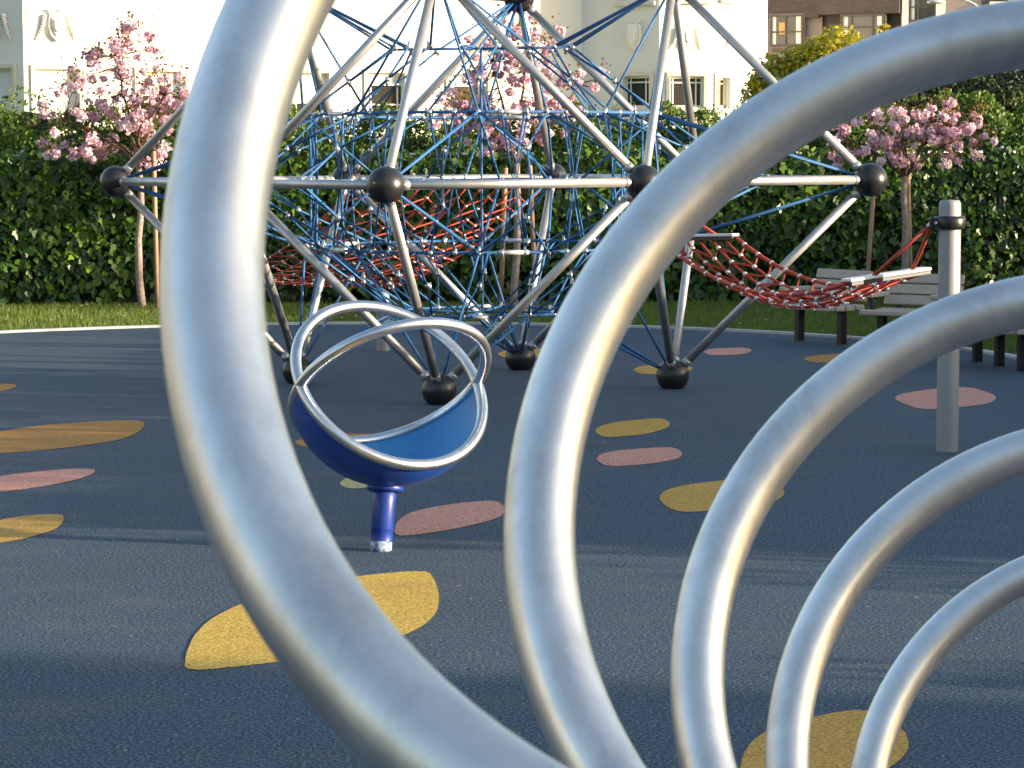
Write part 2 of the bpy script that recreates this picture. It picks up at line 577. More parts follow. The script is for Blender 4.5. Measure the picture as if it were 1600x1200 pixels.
root = empty('spiral_climber', (pr[0] + .05, pr[1] + .05, 0))
coil = mb.build('coil_tube', M['coil'], root)
coil.matrix_parent_inverse = Matrix.Translation((-(pr[0] + .05), -(pr[1] + .05), 0))
tag(root, 'large brushed steel tube spiral climber coiling down across the foreground', 'climber')


def setp(o, parent):
    """parent keeping world coordinates of the mesh (parents here are unrotated empties)"""
    o.parent = parent
    o.matrix_parent_inverse = Matrix.Translation(-Vector(parent.location))
    return o


# ------------------------------------------------------------------ rope net climber
S = math.sqrt(2.0)
YAW = -.2017
cy_, sy_ = math.cos(YAW), math.sin(YAW)
ORG = np.array([-.2159, 18.6038, CAMZ - .1719])


def L2W(p):
    p = np.asarray(p, float) * S
    return np.stack([cy_ * p[..., 0] - sy_ * p[..., 1], sy_ * p[..., 0] + cy_ * p[..., 1], p[..., 2]], -1) + ORG


net = empty('net_climber', (ORG[0], ORG[1], 0))
tag(net, 'big rope net climbing frame of grey bars, black balls and blue ropes', 'climbing frame')
T = [(-2, 0, 0), (0, -2, 0), (2, 0, 0), (0, 2, 0)]
SS = [(-1, -1, 0), (1, -1, 0), (1, 1, 0), (-1, 1, 0)]          # S_i lies between T_i and T_i+1
A_ = [(-1, 0, 1), (0, -1, 1), (1, 0, 1), (0, 1, 1)]
B_ = [(-1, 0, -1), (0, -1, -1), (1, 0, -1), (0, 1, -1)]
bars = []
for i in range(4):
    bars += [(T[i], SS[i]), (SS[i], T[(i + 1) % 4])]
    bars += [(T[i], A_[i]), (T[i], B_[i])]
    bars += [(SS[i], A_[i]), (SS[i], A_[(i + 1) % 4]), (SS[i], B_[i]), (SS[i], B_[(i + 1) % 4])]
    bars += [(A_[i], A_[(i + 1) % 4])]
BR = .12
for a, b in bars:
    p, q = L2W(a), L2W(b)
    u = (q - p) / np.linalg.norm(q - p)
    mb = MB(); mb.tube([p + u * .10, q - u * .10], .031, 14)
    bar = setp(mb.build('bar', M['bar']), net)
    for e, s_ in ((p, 1), (q, -1)):
        mb = MB(); mb.tube([e + u * s_ * .118, e + u * s_ * .122, e + u * s_ * .158, e + u * s_ * .162], [.031, .0345, .0345, .031], 14)
        mb.build('sleeve', M['bar'], bar)
ball_me = None
for P_ in T + SS + A_ + B_:
    c = L2W(P_)
    mb = MB()
    if P_[2] < 0:
        mb.sphere((0, 0, 0), BR, 28, 18, zmin=-c[2] + .001)
    else:
        mb.sphere((0, 0, 0), BR, 28, 18)
    o = mb.build('ball', M['black'], None, c)
    setp(o, net)

# --- net: outer shell hung from the frame, inner shell, fans from the balls
def shell_radius(th, z, k):
    c, s_ = abs(math.cos(th)), abs(math.sin(th))
    p = 1.0 if abs(z) < 1e-6 else 1.25
    d = (c ** p + s_ ** p) ** (1 / p)
    return (2 - abs(z)) * k / d


nodes = []


def shell(levels, N, ks):
    out = []
    for j, (z, k) in enumerate(zip(levels, ks)):
        off = .5 * (j % 2)
        ring = []
        for i in range(N):
            th = (i + off) * 2 * math.pi / N
            r = shell_radius(th, z, k)
            ring.append(L2W((r * math.cos(th), r * math.sin(th), z)))
        out.append(np.array(ring))
    return out


def rope(pts, rad, sag=0.0, name='rope', mat=None, n=6, parent=None):
    pts = np.asarray(pts, float)
    mb = MB(); mb.tube(pts, rad, n)
    o = mb.build(name, mat or M['rope_blue'])
    return setp(o, parent or net)


RR = .0095
LV = [-.66, -.34, 0.0, .34, .66]


def ring_nodes(N, r, z, off, sq=0.0):
    out = []
    for i in range(N):
        th = (i + off) * 2 * math.pi / N
        d = (abs(math.cos(th)) + abs(math.sin(th)))
        rr_ = r * ((1 - sq) + sq / d)
        out.append(L2W((rr_ * math.cos(th), rr_ * math.sin(th), z)))
    return np.array(out)


NO = 16
eq = ring_nodes(NO, 1.99, 0, 0, 1.0)
up1, up2 = ring_nodes(NO, .98, .34, .5, .4), ring_nodes(NO, .48, .68, 0, .3)
dn1, dn2 = ring_nodes(NO, .98, -.34, .5, .4), ring_nodes(NO, .48, -.68, 0, .3)
outer = [dn2, dn1, eq, up1, up2]
waist = ring_nodes(8, .52, 0, .5)
midn = ring_nodes(NO, .92, 0, 0, .3)
for ring in (up1, dn1, dn2, waist, midn):
    mb = MB(); mb.tube(ring, RR * 1.3, 6, closed=True)
    setp(mb.build('ring_rope', M['rope_blue']), net)
drop = np.array([0, 0, .012])
for i in range(NO):
    r_eq = np.linalg.norm(eq[i] - ORG) / S
    tg = eq[(i + 1) % NO] - eq[i - 1]; tg /= np.linalg.norm(tg)
    # the bar the hooks sit on runs along the square side
    th = i * 2 * math.pi / NO
    sd = np.array([-np.sign(math.cos(th) + 1e-9), np.sign(math.sin(th) + 1e-9), 0]) if abs(math.cos(th)) > 1e-6 else np.array([1.0, 0, 0])
    side = L2W(sd / S / S) - ORG; side /= np.linalg.norm(side)
    for r1, r2, sg in ((up1, up2, 1), (dn1, dn2, -1)):
        if r_eq < 1.82:
            m = eq[i] * .52 + (r1[i] + r1[i - 1]) * .24
            h1, h2 = eq[i] + side * .07, eq[i] - side * .07
            rope([h1, m, h2], RR, n=5)
            rope([r1[i], m, r1[i - 1]], RR, n=5)
            nodes += [m, h1 + drop * sg, h2 + drop * sg]
        pm = (r1[i] + r1[i - 1]) / 2; tm = r1[i] - r1[i - 1]
        rope([pm - tm * .17, midn[i], pm + tm * .17], RR, n=5)
        nodes += [pm - tm * .17, pm + tm * .17]
        # between the two rings
        if sg > 0 and i % 2: continue
        m = r1[i] * .5 + (r2[i] + r2[(i + 1) % NO]) * .25
        t2 = r1[(i + 1) % NO] - r1[i - 1]; t2 /= np.linalg.norm(t2)
        rope([r1[i] + t2 * .06, m, r1[i] - t2 * .06], RR, n=5)
        rope([r2[i], m, r2[(i + 1) % NO]], RR, n=5)
        nodes.append(m)
for i in range(8):
    for r1 in (up1, dn1):
        if i % 2 == 0: rope([waist[i], r1[2 * i]], RR, n=5)
core = [L2W((0, 0, z)) for z in (-.68, -.34, 0, .34, .68)]
rope(core, RR, n=5)
for k, ring, st in ((0, dn2, 4), (2, waist, 2), (4, up2, 4)):
    for i in range(0, len(ring), st): rope([core[k], ring[i]], RR, n=5)
for ring in (up1, up2, dn1, dn2, waist, midn): nodes += list(ring)
for P_ in A_ + B_:
    c = L2W(P_)
    r1, r2 = (up1, up2) if P_[2] > 0 else (dn1, dn2)
    for ring, m in ((r2, 4), (r1, 3)):
        for i in np.argsort(np.linalg.norm(ring - c, axis=1))[:m]: rope([c, ring[i]], RR, n=5)
for P_ in T:
    c = L2W(P_)
    for r1 in (up1, dn1):
        for i in np.argsort(np.linalg.norm(r1 - c, axis=1))[:2]: rope([c, r1[i]], RR * 1.2, n=5)
mb = MB()
for p in nodes:
    mb.sphere(p, .021, 7, 5)
    q = np.asarray(p) + rng.normal(0, .01, 3)
    mb.tube([q + (0, 0, -.03), q + (0, 0, .03)], .011, 6)
o = setp(mb.build('rope_clamp', M['clamp']), net); o['kind'] = 'stuff'
# white alloy rungs clipped into the net
for j, step in ((1, 3), (3, 3), (0, 4)):
    for i in range(0, NO, step):
        a, b = outer[j][i], outer[j][(i + 1) % NO]
        mb = MB(); mb.tube([a * .72 + b * .28, a * .28 + b * .72], .017, 8)
        setp(mb.build('rung', M['bead']), net)


# ------------------------------------------------------------------ red rope hammocks
def hammock(root, A0, A1, B0, B1, nu, nv, sag, rad, bead, diag=True):
    """net between edge A (A0-A1) and edge B (B0-B1)"""
    A0, A1, B0, B1 = [np.asarray(x, float) for x in (A0, A1, B0, B1)]

    def P(u, v):
        a = A0 * (1 - v) + A1 * v; b = B0 * (1 - v) + B1 * v
        p = a * (1 - u) + b * u
        cup = 1 - (2 * v - 1) ** 2
        p = p - np.array([0, 0, sag * 4 * u * (1 - u) * (.62 + .38 * cup)])
        return p
    us = np.linspace(0, 1, nu + 1); vs_ = np.linspace(0, 1, nv + 1)
    beads = MB()
    for v in vs_:
        pts = [P(u, v) for u in np.linspace(0, 1, nu * 2 + 1)]
        setp(MB().tube(pts, rad * (1.5 if v in (0.0, 1.0) else 1.0), 6).build('rope', M['rope_red']), root)
    for i, u in enumerate(us[1:-1]):
        pts = [P(u + (.35 / nu if (k % 2) else -.35 / nu), v) for k, v in enumerate(vs_)]
        setp(MB().tube(pts, rad, 6).build('cross_rope', M['rope_red']), root)
        for p in pts: beads.sphere(p, bead, 8, 6)
    o = setp(beads.build('rope_bead', M['bead']), root); o['kind'] = 'stuff'
    return P


def board(root, a, b, w, t):
    a, b = np.asarray(a, float), np.asarray(b, float)
    u = (b - a); L = np.linalg.norm(u); u /= L
    s_ = np.cross(u, [0, 0, 1.0]); s_ /= np.linalg.norm(s_); n_ = np.cross(s_, u)
    R = np.stack([u, s_, n_], 1)
    o = setp(MB().box((a + b) / 2 + n_ * t * .5, (L, w, t * .5), R, .004).build('spreader_board', M['board']), root)
    setp(MB().box((a + b) / 2 - n_ * t * .1, (L * .985, w * .92, t * .65), R, .003).build('board_edge', M['edge_dark']), root)
    return o


def round_post(name, base, h, r, label, cat='post', collar=True):
    root = empty(name, (base[0], base[1], 0))
    prof = [(r, -.05), (r, h - .05), (r * .97, h - .02), (r * .86, h - .004), (.001, h)]
    MB().lathe(prof, 28).build('shaft', M['post'], root)
    if collar:
        z = h - .13
        MB().lathe([(r * 1.0, z - .038), (r * 1.32, z - .036), (r * 1.42, z - .02), (r * 1.42, z + .02), (r * 1.32, z + .036), (r * 1.0, z + .038)], 28).build('collar', M['black'], root)
        lug = MB().box((-r * 1.55, -.02, z), (.05, .045, .06), None, .008).build('lug', M['black'], root)
        MB().sphere((-r * 1.4, -.055, z), .01, 8, 6).build('bolt', M['clamp'], lug)
    tag(root, label, cat)
    return root


pb = ground(1480, 705)
post_h = 1.43
round_post('hammock_post', pb, post_h, .062, 'tall grey round post with black collar holding the near red hammock', 'post')
ham = empty('rope_hammock', (1.7, 15.6, 0))
tag(ham, 'red rope net hammock with white boards slung from the grey post', 'hammock')
LA, LB = unproj(1150, 371, 16.3), unproj(1030, 373, 16.75)
RA, RB = unproj(1322, 443, 14.35), unproj(1448, 424, 14.75)
board(ham, LA, LB, .075, .035)
board(ham, RA, RB, .085, .035)
hammock(ham, LB, LA, RA, RB, 13, 6, .30, .0080, .0165)
tip = np.array([pb[0] - .10, pb[1] - .02, post_h - .13])
for p, w in ((RA, .25), (RB, .80)):
    q = RA * (1 - w) + RB * w if w != .25 else RA * .72 + RB * .28
    o = setp(MB().tube([q, tip], .012, 8).build('hanging_rope', M['rope_red']), ham)
anchor = L2W((1, -1, 0)) + np.array([.08, -.06, -.09])
for q in (LA * .8 + LB * .2, LA * .2 + LB * .8):
    setp(MB().tube([q, anchor], .012, 8).build('hanging_rope', M['rope_red']), ham)
for k in range(5):
    c = tip * (1 - k * .012) + (np.asarray(RA) * .5 + np.asarray(RB) * .5) * (k * .012)
    th = np.linspace(0, 2 * math.pi, 13)[:-1]
    a1 = np.array([-.6, 0, -.3]); a1 /= np.linalg.norm(a1)
    a2 = np.array([0, 1.0, 0]) if k % 2 else np.cross(a1, [0, 1.0, 0])
    pts = [c + .022 * math.cos(t) * a1 + .013 * math.sin(t) * a2 for t in th]
    setp(MB().tube(pts, .005, 5, closed=True).build('chain_link', M['clamp']), ham)

# far net: slopes from two low posts up to the back of the climbing frame
ham2 = empty('rope_hammock', (-2.0, 22.5, 0))
tag(ham2, 'wide red rope net sloping behind the climbing frame at the left', 'hammock')
F0, F1 = unproj(330, 440, 22.6), unproj(598, 452, 22.0)
G0, G1 = L2W((-1, 1, 0)) + np.array([.05, .15, -.08]), L2W((0, 2, 0)) + np.array([-.1, .1, -.1])
hammock(ham2, F0, F1, G0, G1, 15, 12, .20, .0075, .015)
for px, d in ((330, 22.7), (598, 22.05)):
    p = unproj(px, 452, d)
    round_post('net_anchor_post', p, .52 if px > 400 else .62, .058, 'short grey post with black collar under the red net' if px > 400 else 'low grey post holding the far left corner of the red net', 'post')

# ------------------------------------------------------------------ blue spinner bowl
d0 = 10.8953
sc_ = unproj(609.97, 599.88, d0); SRAD = .4336
az, el, f1, f2 = .5543, -.0378, .7326, -.8666
sa = np.array([math.cos(az) * math.cos(el), math.sin(az) * math.cos(el), math.sin(el)])
sb = np.cross([0, 0, 1.0], sa); sb /= np.linalg.norm(sb); sc2 = np.cross(sa, sb)
base = ground(595, 860)
spin = empty('spinner', (base[0], base[1], 0))
tag(spin, 'blue spinner bowl with crossed steel hoops on a blue post', 'spinner')
for ph in (f1, f2):
    u = math.cos(ph) * sc2 + math.sin(ph) * sb
    th = np.linspace(0, 2 * math.pi, 97)[:-1]
    pts = [sc_ + SRAD * (math.cos(t) * sa + math.sin(t) * u) for t in th]
    setp(MB().tube(pts, .0245, 16, closed=True).build('hoop', M['spin_steel']), spin)


def lune(r, flip):
    nt_, npn = 40, 22
    V = []; F = []
    for i, t in enumerate(np.linspace(0.02, math.pi - .02, nt_)):
        for j, ph in enumerate(np.linspace(f2 + math.pi, f1 + math.pi, npn)):
            u = math.cos(ph) * sc2 + math.sin(ph) * sb
            V.append(sc_ + r * (math.cos(t) * sa + math.sin(t) * u))
    for i in range(nt_ - 1):
        for j in range(npn - 1):
            q = (i * npn + j, (i + 1) * npn + j, (i + 1) * npn + j + 1, i * npn + j + 1)
            F.append(q[::-1] if flip else q)
    return V, F


mb = MB(); mb.add(*lune(SRAD + .012, False), True)
bowl = setp(mb.build('bowl', M['bowl']), spin)
mb = MB(); mb.add(*lune(SRAD - .008, True), True)
setp(mb.build('bowl_skylit_face', M['bowl_lit']), spin)  # inner side of the same shell, skylight put into its colour
hub = unproj(602, 764, d0)
axis = np.asarray(hub) - base; axis /= np.linalg.norm(axis)
L = np.linalg.norm(np.asarray(hub) - base)
pt = lambda s_: base + axis * s_
mb = MB(); mb.tube([pt(.037), pt(.039), pt(L * .32), pt(L * .325), pt(L * .33), pt(L * .80), pt(L + .03)], [.047, .047, .047, .049, .050, .050, .050], 24)
setp(mb.build('post', M['spin_post']), spin)
mb = MB(); mb.tube([pt(L - .012), pt(L - .004), pt(L + .012), pt(L + .035)], [.074, .080, .080, .06], 24)
setp(mb.build('hub_flange', M['spin_post']), spin)
mb = MB(); mb.tube([pt(-.01), pt(.038)], .0465, 24)
setp(mb.build('worn_foot', M['worn']), spin)['label'] = 'foot of the post with the blue paint worn off'


# ------------------------------------------------------------------ benches
def bench(pa, pb_, width, legs, label):
    pa, pb_ = np.asarray(pa), np.asarray(pb_)
    mid = (pa + pb_) / 2
    lat = pb_ - pa; lat[2] = 0; lat /= np.linalg.norm(lat)
    rz = math.atan2(lat[1], lat[0])
    root = empty('bench', (mid[0], mid[1], 0), rz)     # local x = along, local -y = front
    gap = np.linalg.norm(pb_ - pa)
    for k in range(legs):
        x = -gap / 2 + gap * k / (legs - 1)
        MB().box((x, 0, .14), (.07, .07, .30), None, .006).build('leg', M['black'], root)
    for k in range(4):
        MB().box((0, -.19 + k * .115, .318 + .006 * abs(k - 1.5)), (width, .105, .045), None, .008).build('seat_plank', M['wood'], root)
    for k in range(3):
        z = .42 + k * .093; y = .22 + k * .028
        R = Matrix.Rotation(-.29, 3, 'X')
        MB().box((0, y, z), (width, .034, .086), np.array(R), .006).build('back_slat', M['wood'], root)
    for s_ in (-1, 1):
        x = s_ * (width / 2 - .05)
        R = np.array(Matrix.Rotation(-.29, 3, 'X'))
        MB().box((x * .7, .265, .50), (.045, .02, .34), R).build('back_bracket', M['edge_dark'], root)
        arm = MB().box((x, -.02, .475), (.085, .34, .04), None, .008).build('armrest', M['wood'], root)
        MB().box((x, -.10, .40), (.03, .045, .13), np.array(Matrix.Rotation(.3, 3, 'X'))).build('arm_support', M['edge_dark'], arm)
    tag(root, label, 'bench', 'wooden benches along the kerb')
    return root


bench(ground(1249, 532), ground(1315, 538), .74, 2, 'small wooden bench left of the others, behind the red hammock')
b2 = ground(1378, 545)
bench(b2, b2 + np.array([.44, -.33, 0]), .74, 2, 'middle wooden bench, half hidden behind the grey post')
bench(ground(1527, 565), ground(1597, 580), 1.35, 3, 'wooden bench at the right edge of the picture on three black legs')

# ------------------------------------------------------------------ grass verge
def inside_surface(x, y):
    r = np.hypot(x - CX, y - CY)
    return ((r < CRAD + .13) & (y > CY)) | ((np.abs(x - CX) < CRAD + .13) & (y <= CY))


n = 150000
gx = rng.uniform(-8, 8, n); gy = rng.uniform(19, 29.2, n)
k = ~inside_surface(gx, gy) & (np.abs(gx) < .215 * gy + .5)
gx, gy = gx[k], gy[k]; n = len(gx)
h = rng.uniform(.02, .06, n); a = rng.uniform(0, 2 * math.pi, n); w = rng.uniform(.003, .006, n)
lean = rng.normal(0, .02, (n, 2))
V = np.zeros((n, 3, 3))
V[:, 0] = np.c_[gx - w * np.cos(a), gy - w * np.sin(a), np.full(n, -.012)]
V[:, 1] = np.c_[gx + w * np.cos(a), gy + w * np.sin(a), np.full(n, -.012)]
V[:, 2] = np.c_[gx + lean[:, 0], gy + lean[:, 1], h]
tag(quads_object('grass', V, 3, M['grassblade'], None, rng.beta(2, 2, n)), 'short green grass verge beyond the kerb', 'grass', kind='stuff')
n = 420
px_ = rng.uniform(-6, 6, n); py_ = rng.uniform(21, 29, n); k = ~inside_surface(px_, py_); px_, py_ = px_[k], py_[k]; n = len(px_)
P = np.c_[px_, py_, rng.uniform(.03, .055, n)]
V = leaf_cards(P, np.c_[rng.normal(0, .3, (n, 2)), np.ones(n)], rng.uniform(.006, .012, n), [(-1, -1), (1, -1), (1, 1), (-1, 1)], rng.normal(0, 1, (n, 3)))
tag(quads_object('fallen_petals', V, 4, M['petal_litter']), 'pale fallen petals scattered over the grass', 'petals', kind='stuff')
n = 170
P = np.array([ground(x, y, .006) for x, y in zip(rng.uniform(0, 1600, n), rng.uniform(520, 1190, n))])
V = leaf_cards(P, np.tile([0, 0, 1.0], (n, 1)), rng.uniform(.002, .0055, n) * (P[:, 1] / 14 + .4), [(-1, -.5), (1, -.7), (.8, .6), (-.7, .8)], rng.normal(0, 1, (n, 3)))
tag(quads_object('litter', V, 4, M['petal_litter']), 'tiny pale specks of leaf litter on the blue rubber', 'litter', kind='stuff')

# ------------------------------------------------------------------ ivy fence and shrubs
IVY = [(0, -.62), (.34, -.42), (.55, -.05), (.30, .12), (.16, .62), (0, .78), (-.16, .62), (-.30, .12), (-.55, -.05), (-.34, -.42)]
OVAL = [(0, -.5), (.24, -.2), (.2, .2), (0, .55), (-.2, .2), (-.24, -.2)]


def ivy_wall(name, p0, p1, h, nleaf, label, thick=.30, seed=3):
    """leaf wall from p0 to p1; the leafy face looks to the left of p0->p1 reversed (towards the playground)"""
    r = np.random.default_rng(seed)
    p0, p1 = np.array(p0, float), np.array(p1, float)
    u = p1 - p0; Lw = np.linalg.norm(u); u /= Lw
    nf = np.array([u[1], -u[0], 0.0])
    U = np.array([u[0], u[1], 0])
    root = empty(name, (*((p0 + p1) / 2), 0))
    tag(root, label, 'hedge')
    # dark woody core, bumpy
    nx, nz = int(Lw / .35), 9
    V = []; F = []
    for i in range(nx + 1):
        for j in range(nz + 1):
            b = np.array([*p0, 0]) + U * (Lw * i / nx)
            V.append(b + nf * (r.uniform(-.05, .05)) + np.array([0, 0, (h - .12 + r.uniform(-.08, .04)) * j / nz]))
    for i in range(nx):
        for j in range(nz):
            F.append((i * (nz + 1) + j, (i + 1) * (nz + 1) + j, (i + 1) * (nz + 1) + j + 1, i * (nz + 1) + j + 1))
    setp(MB().add(V, F).build('woody_core', M['hedge_core']), root)
    s_ = r.uniform(0, Lw, nleaf); z = h * r.beta(1.35, 1.1, nleaf)
    ph = r.uniform(0, 6.28, 8)
    bul = (np.sin(s_ * 1.9 + ph[0] + 1.3 * np.sin(z * 2.1 + ph[1])) + np.sin(s_ * 4.3 + z * 3.2 + ph[2]) * .7 + np.sin(s_ * .7 + ph[3])) * .25
    out = .08 + thick * (.5 + .5 * bul) * r.uniform(.35, 1.0, nleaf) * (1 - .45 * (z / h) ** 3)
    P = np.array([*p0, 0]) + U * s_[:, None] + nf * out[:, None] + np.c_[np.zeros((nleaf, 2)), z]
    N_ = nf + r.normal(0, .42, (nleaf, 3)) + np.array([0, 0, .35])
    size = r.uniform(.045, .10, nleaf) * (1 + .25 * bul)
    V = leaf_cards(P, N_, size, IVY, r=r)
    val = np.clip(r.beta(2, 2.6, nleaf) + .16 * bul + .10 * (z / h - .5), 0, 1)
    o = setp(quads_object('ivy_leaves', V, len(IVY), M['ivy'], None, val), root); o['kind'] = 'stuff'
    return root


FY = 29.75
ivy_wall('ivy_hedge', (-9.0, FY), (9.0, FY), 1.76, 17000, 'dark green ivy covering the fence behind the grass verge')


def leaf_mass(r, n, cfun, sz, shape, upright=.0):
    P, N_ = cfun(r, n)
    up_ = r.normal(0, .8, (n, 3)) + np.array([0, 0, upright])
    return leaf_cards(P, N_, r.uniform(*sz, n), shape, up_, r)


def shrub_row(name, x0, x1, y0, y1, z0, ztop, n, label, mat, seed, sprigs=120):
    """ztop(x) gives the height of the top"""
    r = np.random.default_rng(seed)
    root = empty(name, ((x0 + x1) / 2, (y0 + y1) / 2, 0)); tag(root, label, 'shrub')
    x = r.uniform(x0, x1, n); zt = ztop(x) + .10 * np.sin(x * 5.1 + seed) + .06 * np.sin(x * 11.3)
    t = r.beta(2.2, 1.0, n); z = z0 + (zt - z0) * t
    dome = np.sqrt(np.clip(1 - ((t - .3) / .72).clip(0) ** 2, .02, 1))
    ym = (y0 + y1) / 2; y = ym + (r.choice([-1, -1, 1], n)) * (y1 - y0) / 2 * dome * np.sqrt(r.uniform(.3, 1, n)) + .12 * np.sin(x * 3.7 + z * 4)
    P = np.c_[x, y, z]
    N_ = np.c_[r.normal(0, .6, n), (y - ym) * 1.4 + r.normal(0, .5, n), .5 + r.normal(0, .6, n)]
    V = leaf_cards(P, N_, r.uniform(.035, .08, n), OVAL, r.normal(0, .9, (n, 3)) + (0, 0, .5), r)
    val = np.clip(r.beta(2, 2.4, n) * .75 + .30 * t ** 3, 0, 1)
    Vs = []; vv = []
    stems = MB()
    for _ in range(sprigs):
        sx = r.uniform(x0, x1); h_ = r.uniform(.05, .20); b = np.array([sx, ym + r.uniform(-.4, .3), float(ztop(np.array([sx]))[0]) - .08])
        lean_ = np.array([r.normal(0, .25), r.normal(0, .2), 1.0]); lean_ /= np.linalg.norm(lean_)
        stems.tube([b, b + lean_ * h_], [.006, .002], 4)
        m = int(h_ / .016)
        tt = np.linspace(.15, 1, m)[:, None]
        Pp = b + lean_ * h_ * tt + r.normal(0, .014, (m, 3))
        Vs.append(leaf_cards(Pp, r.normal(0, 1, (m, 3)), r.uniform(.025, .05, m), OVAL, r.normal(0, .5, (m, 3)) + (0, 0, 1.0), r)); vv.append(r.uniform(.45, 1, m))
    V = np.concatenate([V] + Vs); val = np.concatenate([val] + vv)
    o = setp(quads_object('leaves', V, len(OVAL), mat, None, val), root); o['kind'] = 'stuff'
    if sprigs: o = setp(stems.build('twigs', M['twig']), root); o['kind'] = 'stuff'
    core = MB(); m = int((x1 - x0) / .3) + 2
    xs = np.linspace(x0, x1, m); zz = ztop(xs) - .20 + r.uniform(-.08, .05, m)
    Vc = []; Fc = []
    for i in range(m):
        Vc += [(xs[i], ym - .3, .0), (xs[i], ym - .25, zz[i] * .8), (xs[i], ym, zz[i]), (xs[i], ym + .3, zz[i] * .8), (xs[i], ym + .35, 0)]
    for i in range(m - 1):
        for k in range(4): Fc.append((i * 5 + k, (i + 1) * 5 + k, (i + 1) * 5 + k + 1, i * 5 + k + 1))
    setp(core.add(Vc, Fc).build('woody_core', M['hedge_core']), root)
    return root


def topfun(pts, d=30.5):
    xs = np.array([unproj(p[0], p[1], d)[0] for p in pts]); zs = np.array([unproj(p[0], p[1], d)[2] for p in pts])
    return lambda x: np.interp(x, xs, zs)


top = topfun([(-300, 175), (0, 180), (50, 188), (140, 176), (300, 170), (440, 180), (560, 182), (700, 180), (850, 176), (950, 172), (1080, 178), (1150, 172), (1200, 186), (1300, 172), (1420, 152), (1500, 154), (1560, 160), (1600, 156), (1900, 150)])
for x0, x1, lab, sd in ((-8.6, -3.1, 'leafy shrub top rising behind the left cherry tree', 21), (-3.1, .6, 'leafy shrub top behind the left half of the climbing frame', 22), (.6, 3.2, 'leafy shrub with upright sprigs below the bay windows', 23), (3.2, 8.6, 'sunlit green shrub at the far right above the ivy', 24)):
    shrub_row('shrub', x0, x1, 30.0, 31.2, .9, top, int(9000 * (x1 - x0) / 3), lab, M['shrub'], sd, int(34 * (x1 - x0)))
p = unproj(18, 190, 30.6)
shrub_row('shrub', p[0] - .6, p[0] + .45, 30.3, 31.0, 1.0, lambda x: np.full_like(x, unproj(0, 152, 30.6)[2]), 700, 'rounded bush rising at the left edge below the grey window', M['shrub'], 31, 8)

# chain-link fence: rails and posts in front of the shrubs, mostly under the ivy
fence = empty('chain_link_fence', (0, FY + .05, 0)); tag(fence, 'grey chain link fence with top rail half buried in ivy', 'fence')
zr = unproj(60, 244, 29.6)[2]
MB().tube([(-9, 0, zr), (9, 0, zr)], .022, 10).build('top_rail', M['fence'], fence)
MB().tube([(-9, -.1, .98), (9, -.1, .98)], .018, 8).build('middle_rail', M['fence'], fence)
for i in range(7):
    x = -8.6 + i * 2.87
    MB().lathe([(.032, 0), (.032, zr + .04), (.02, zr + .07), (.001, zr + .075)], 12, (x, -.03, 0)).build('fence_post', M['fence'], fence)
mb = MB()
for i in range(0, 250):
    x = -9 + i * .072
    for s_ in (-1, 1):
        x2 = x + s_ * 1.0
        if -9 < x2 < 9:
            a = np.array([x, -.02 + .003 * s_, zr]); b = np.array([x2, -.02 + .003 * s_, zr - 1.0])
            mb.tube([a, b], .0022, 3, caps=False)
o = mb.build('wire_mesh', M['fence'], fence); o['kind'] = 'stuff'


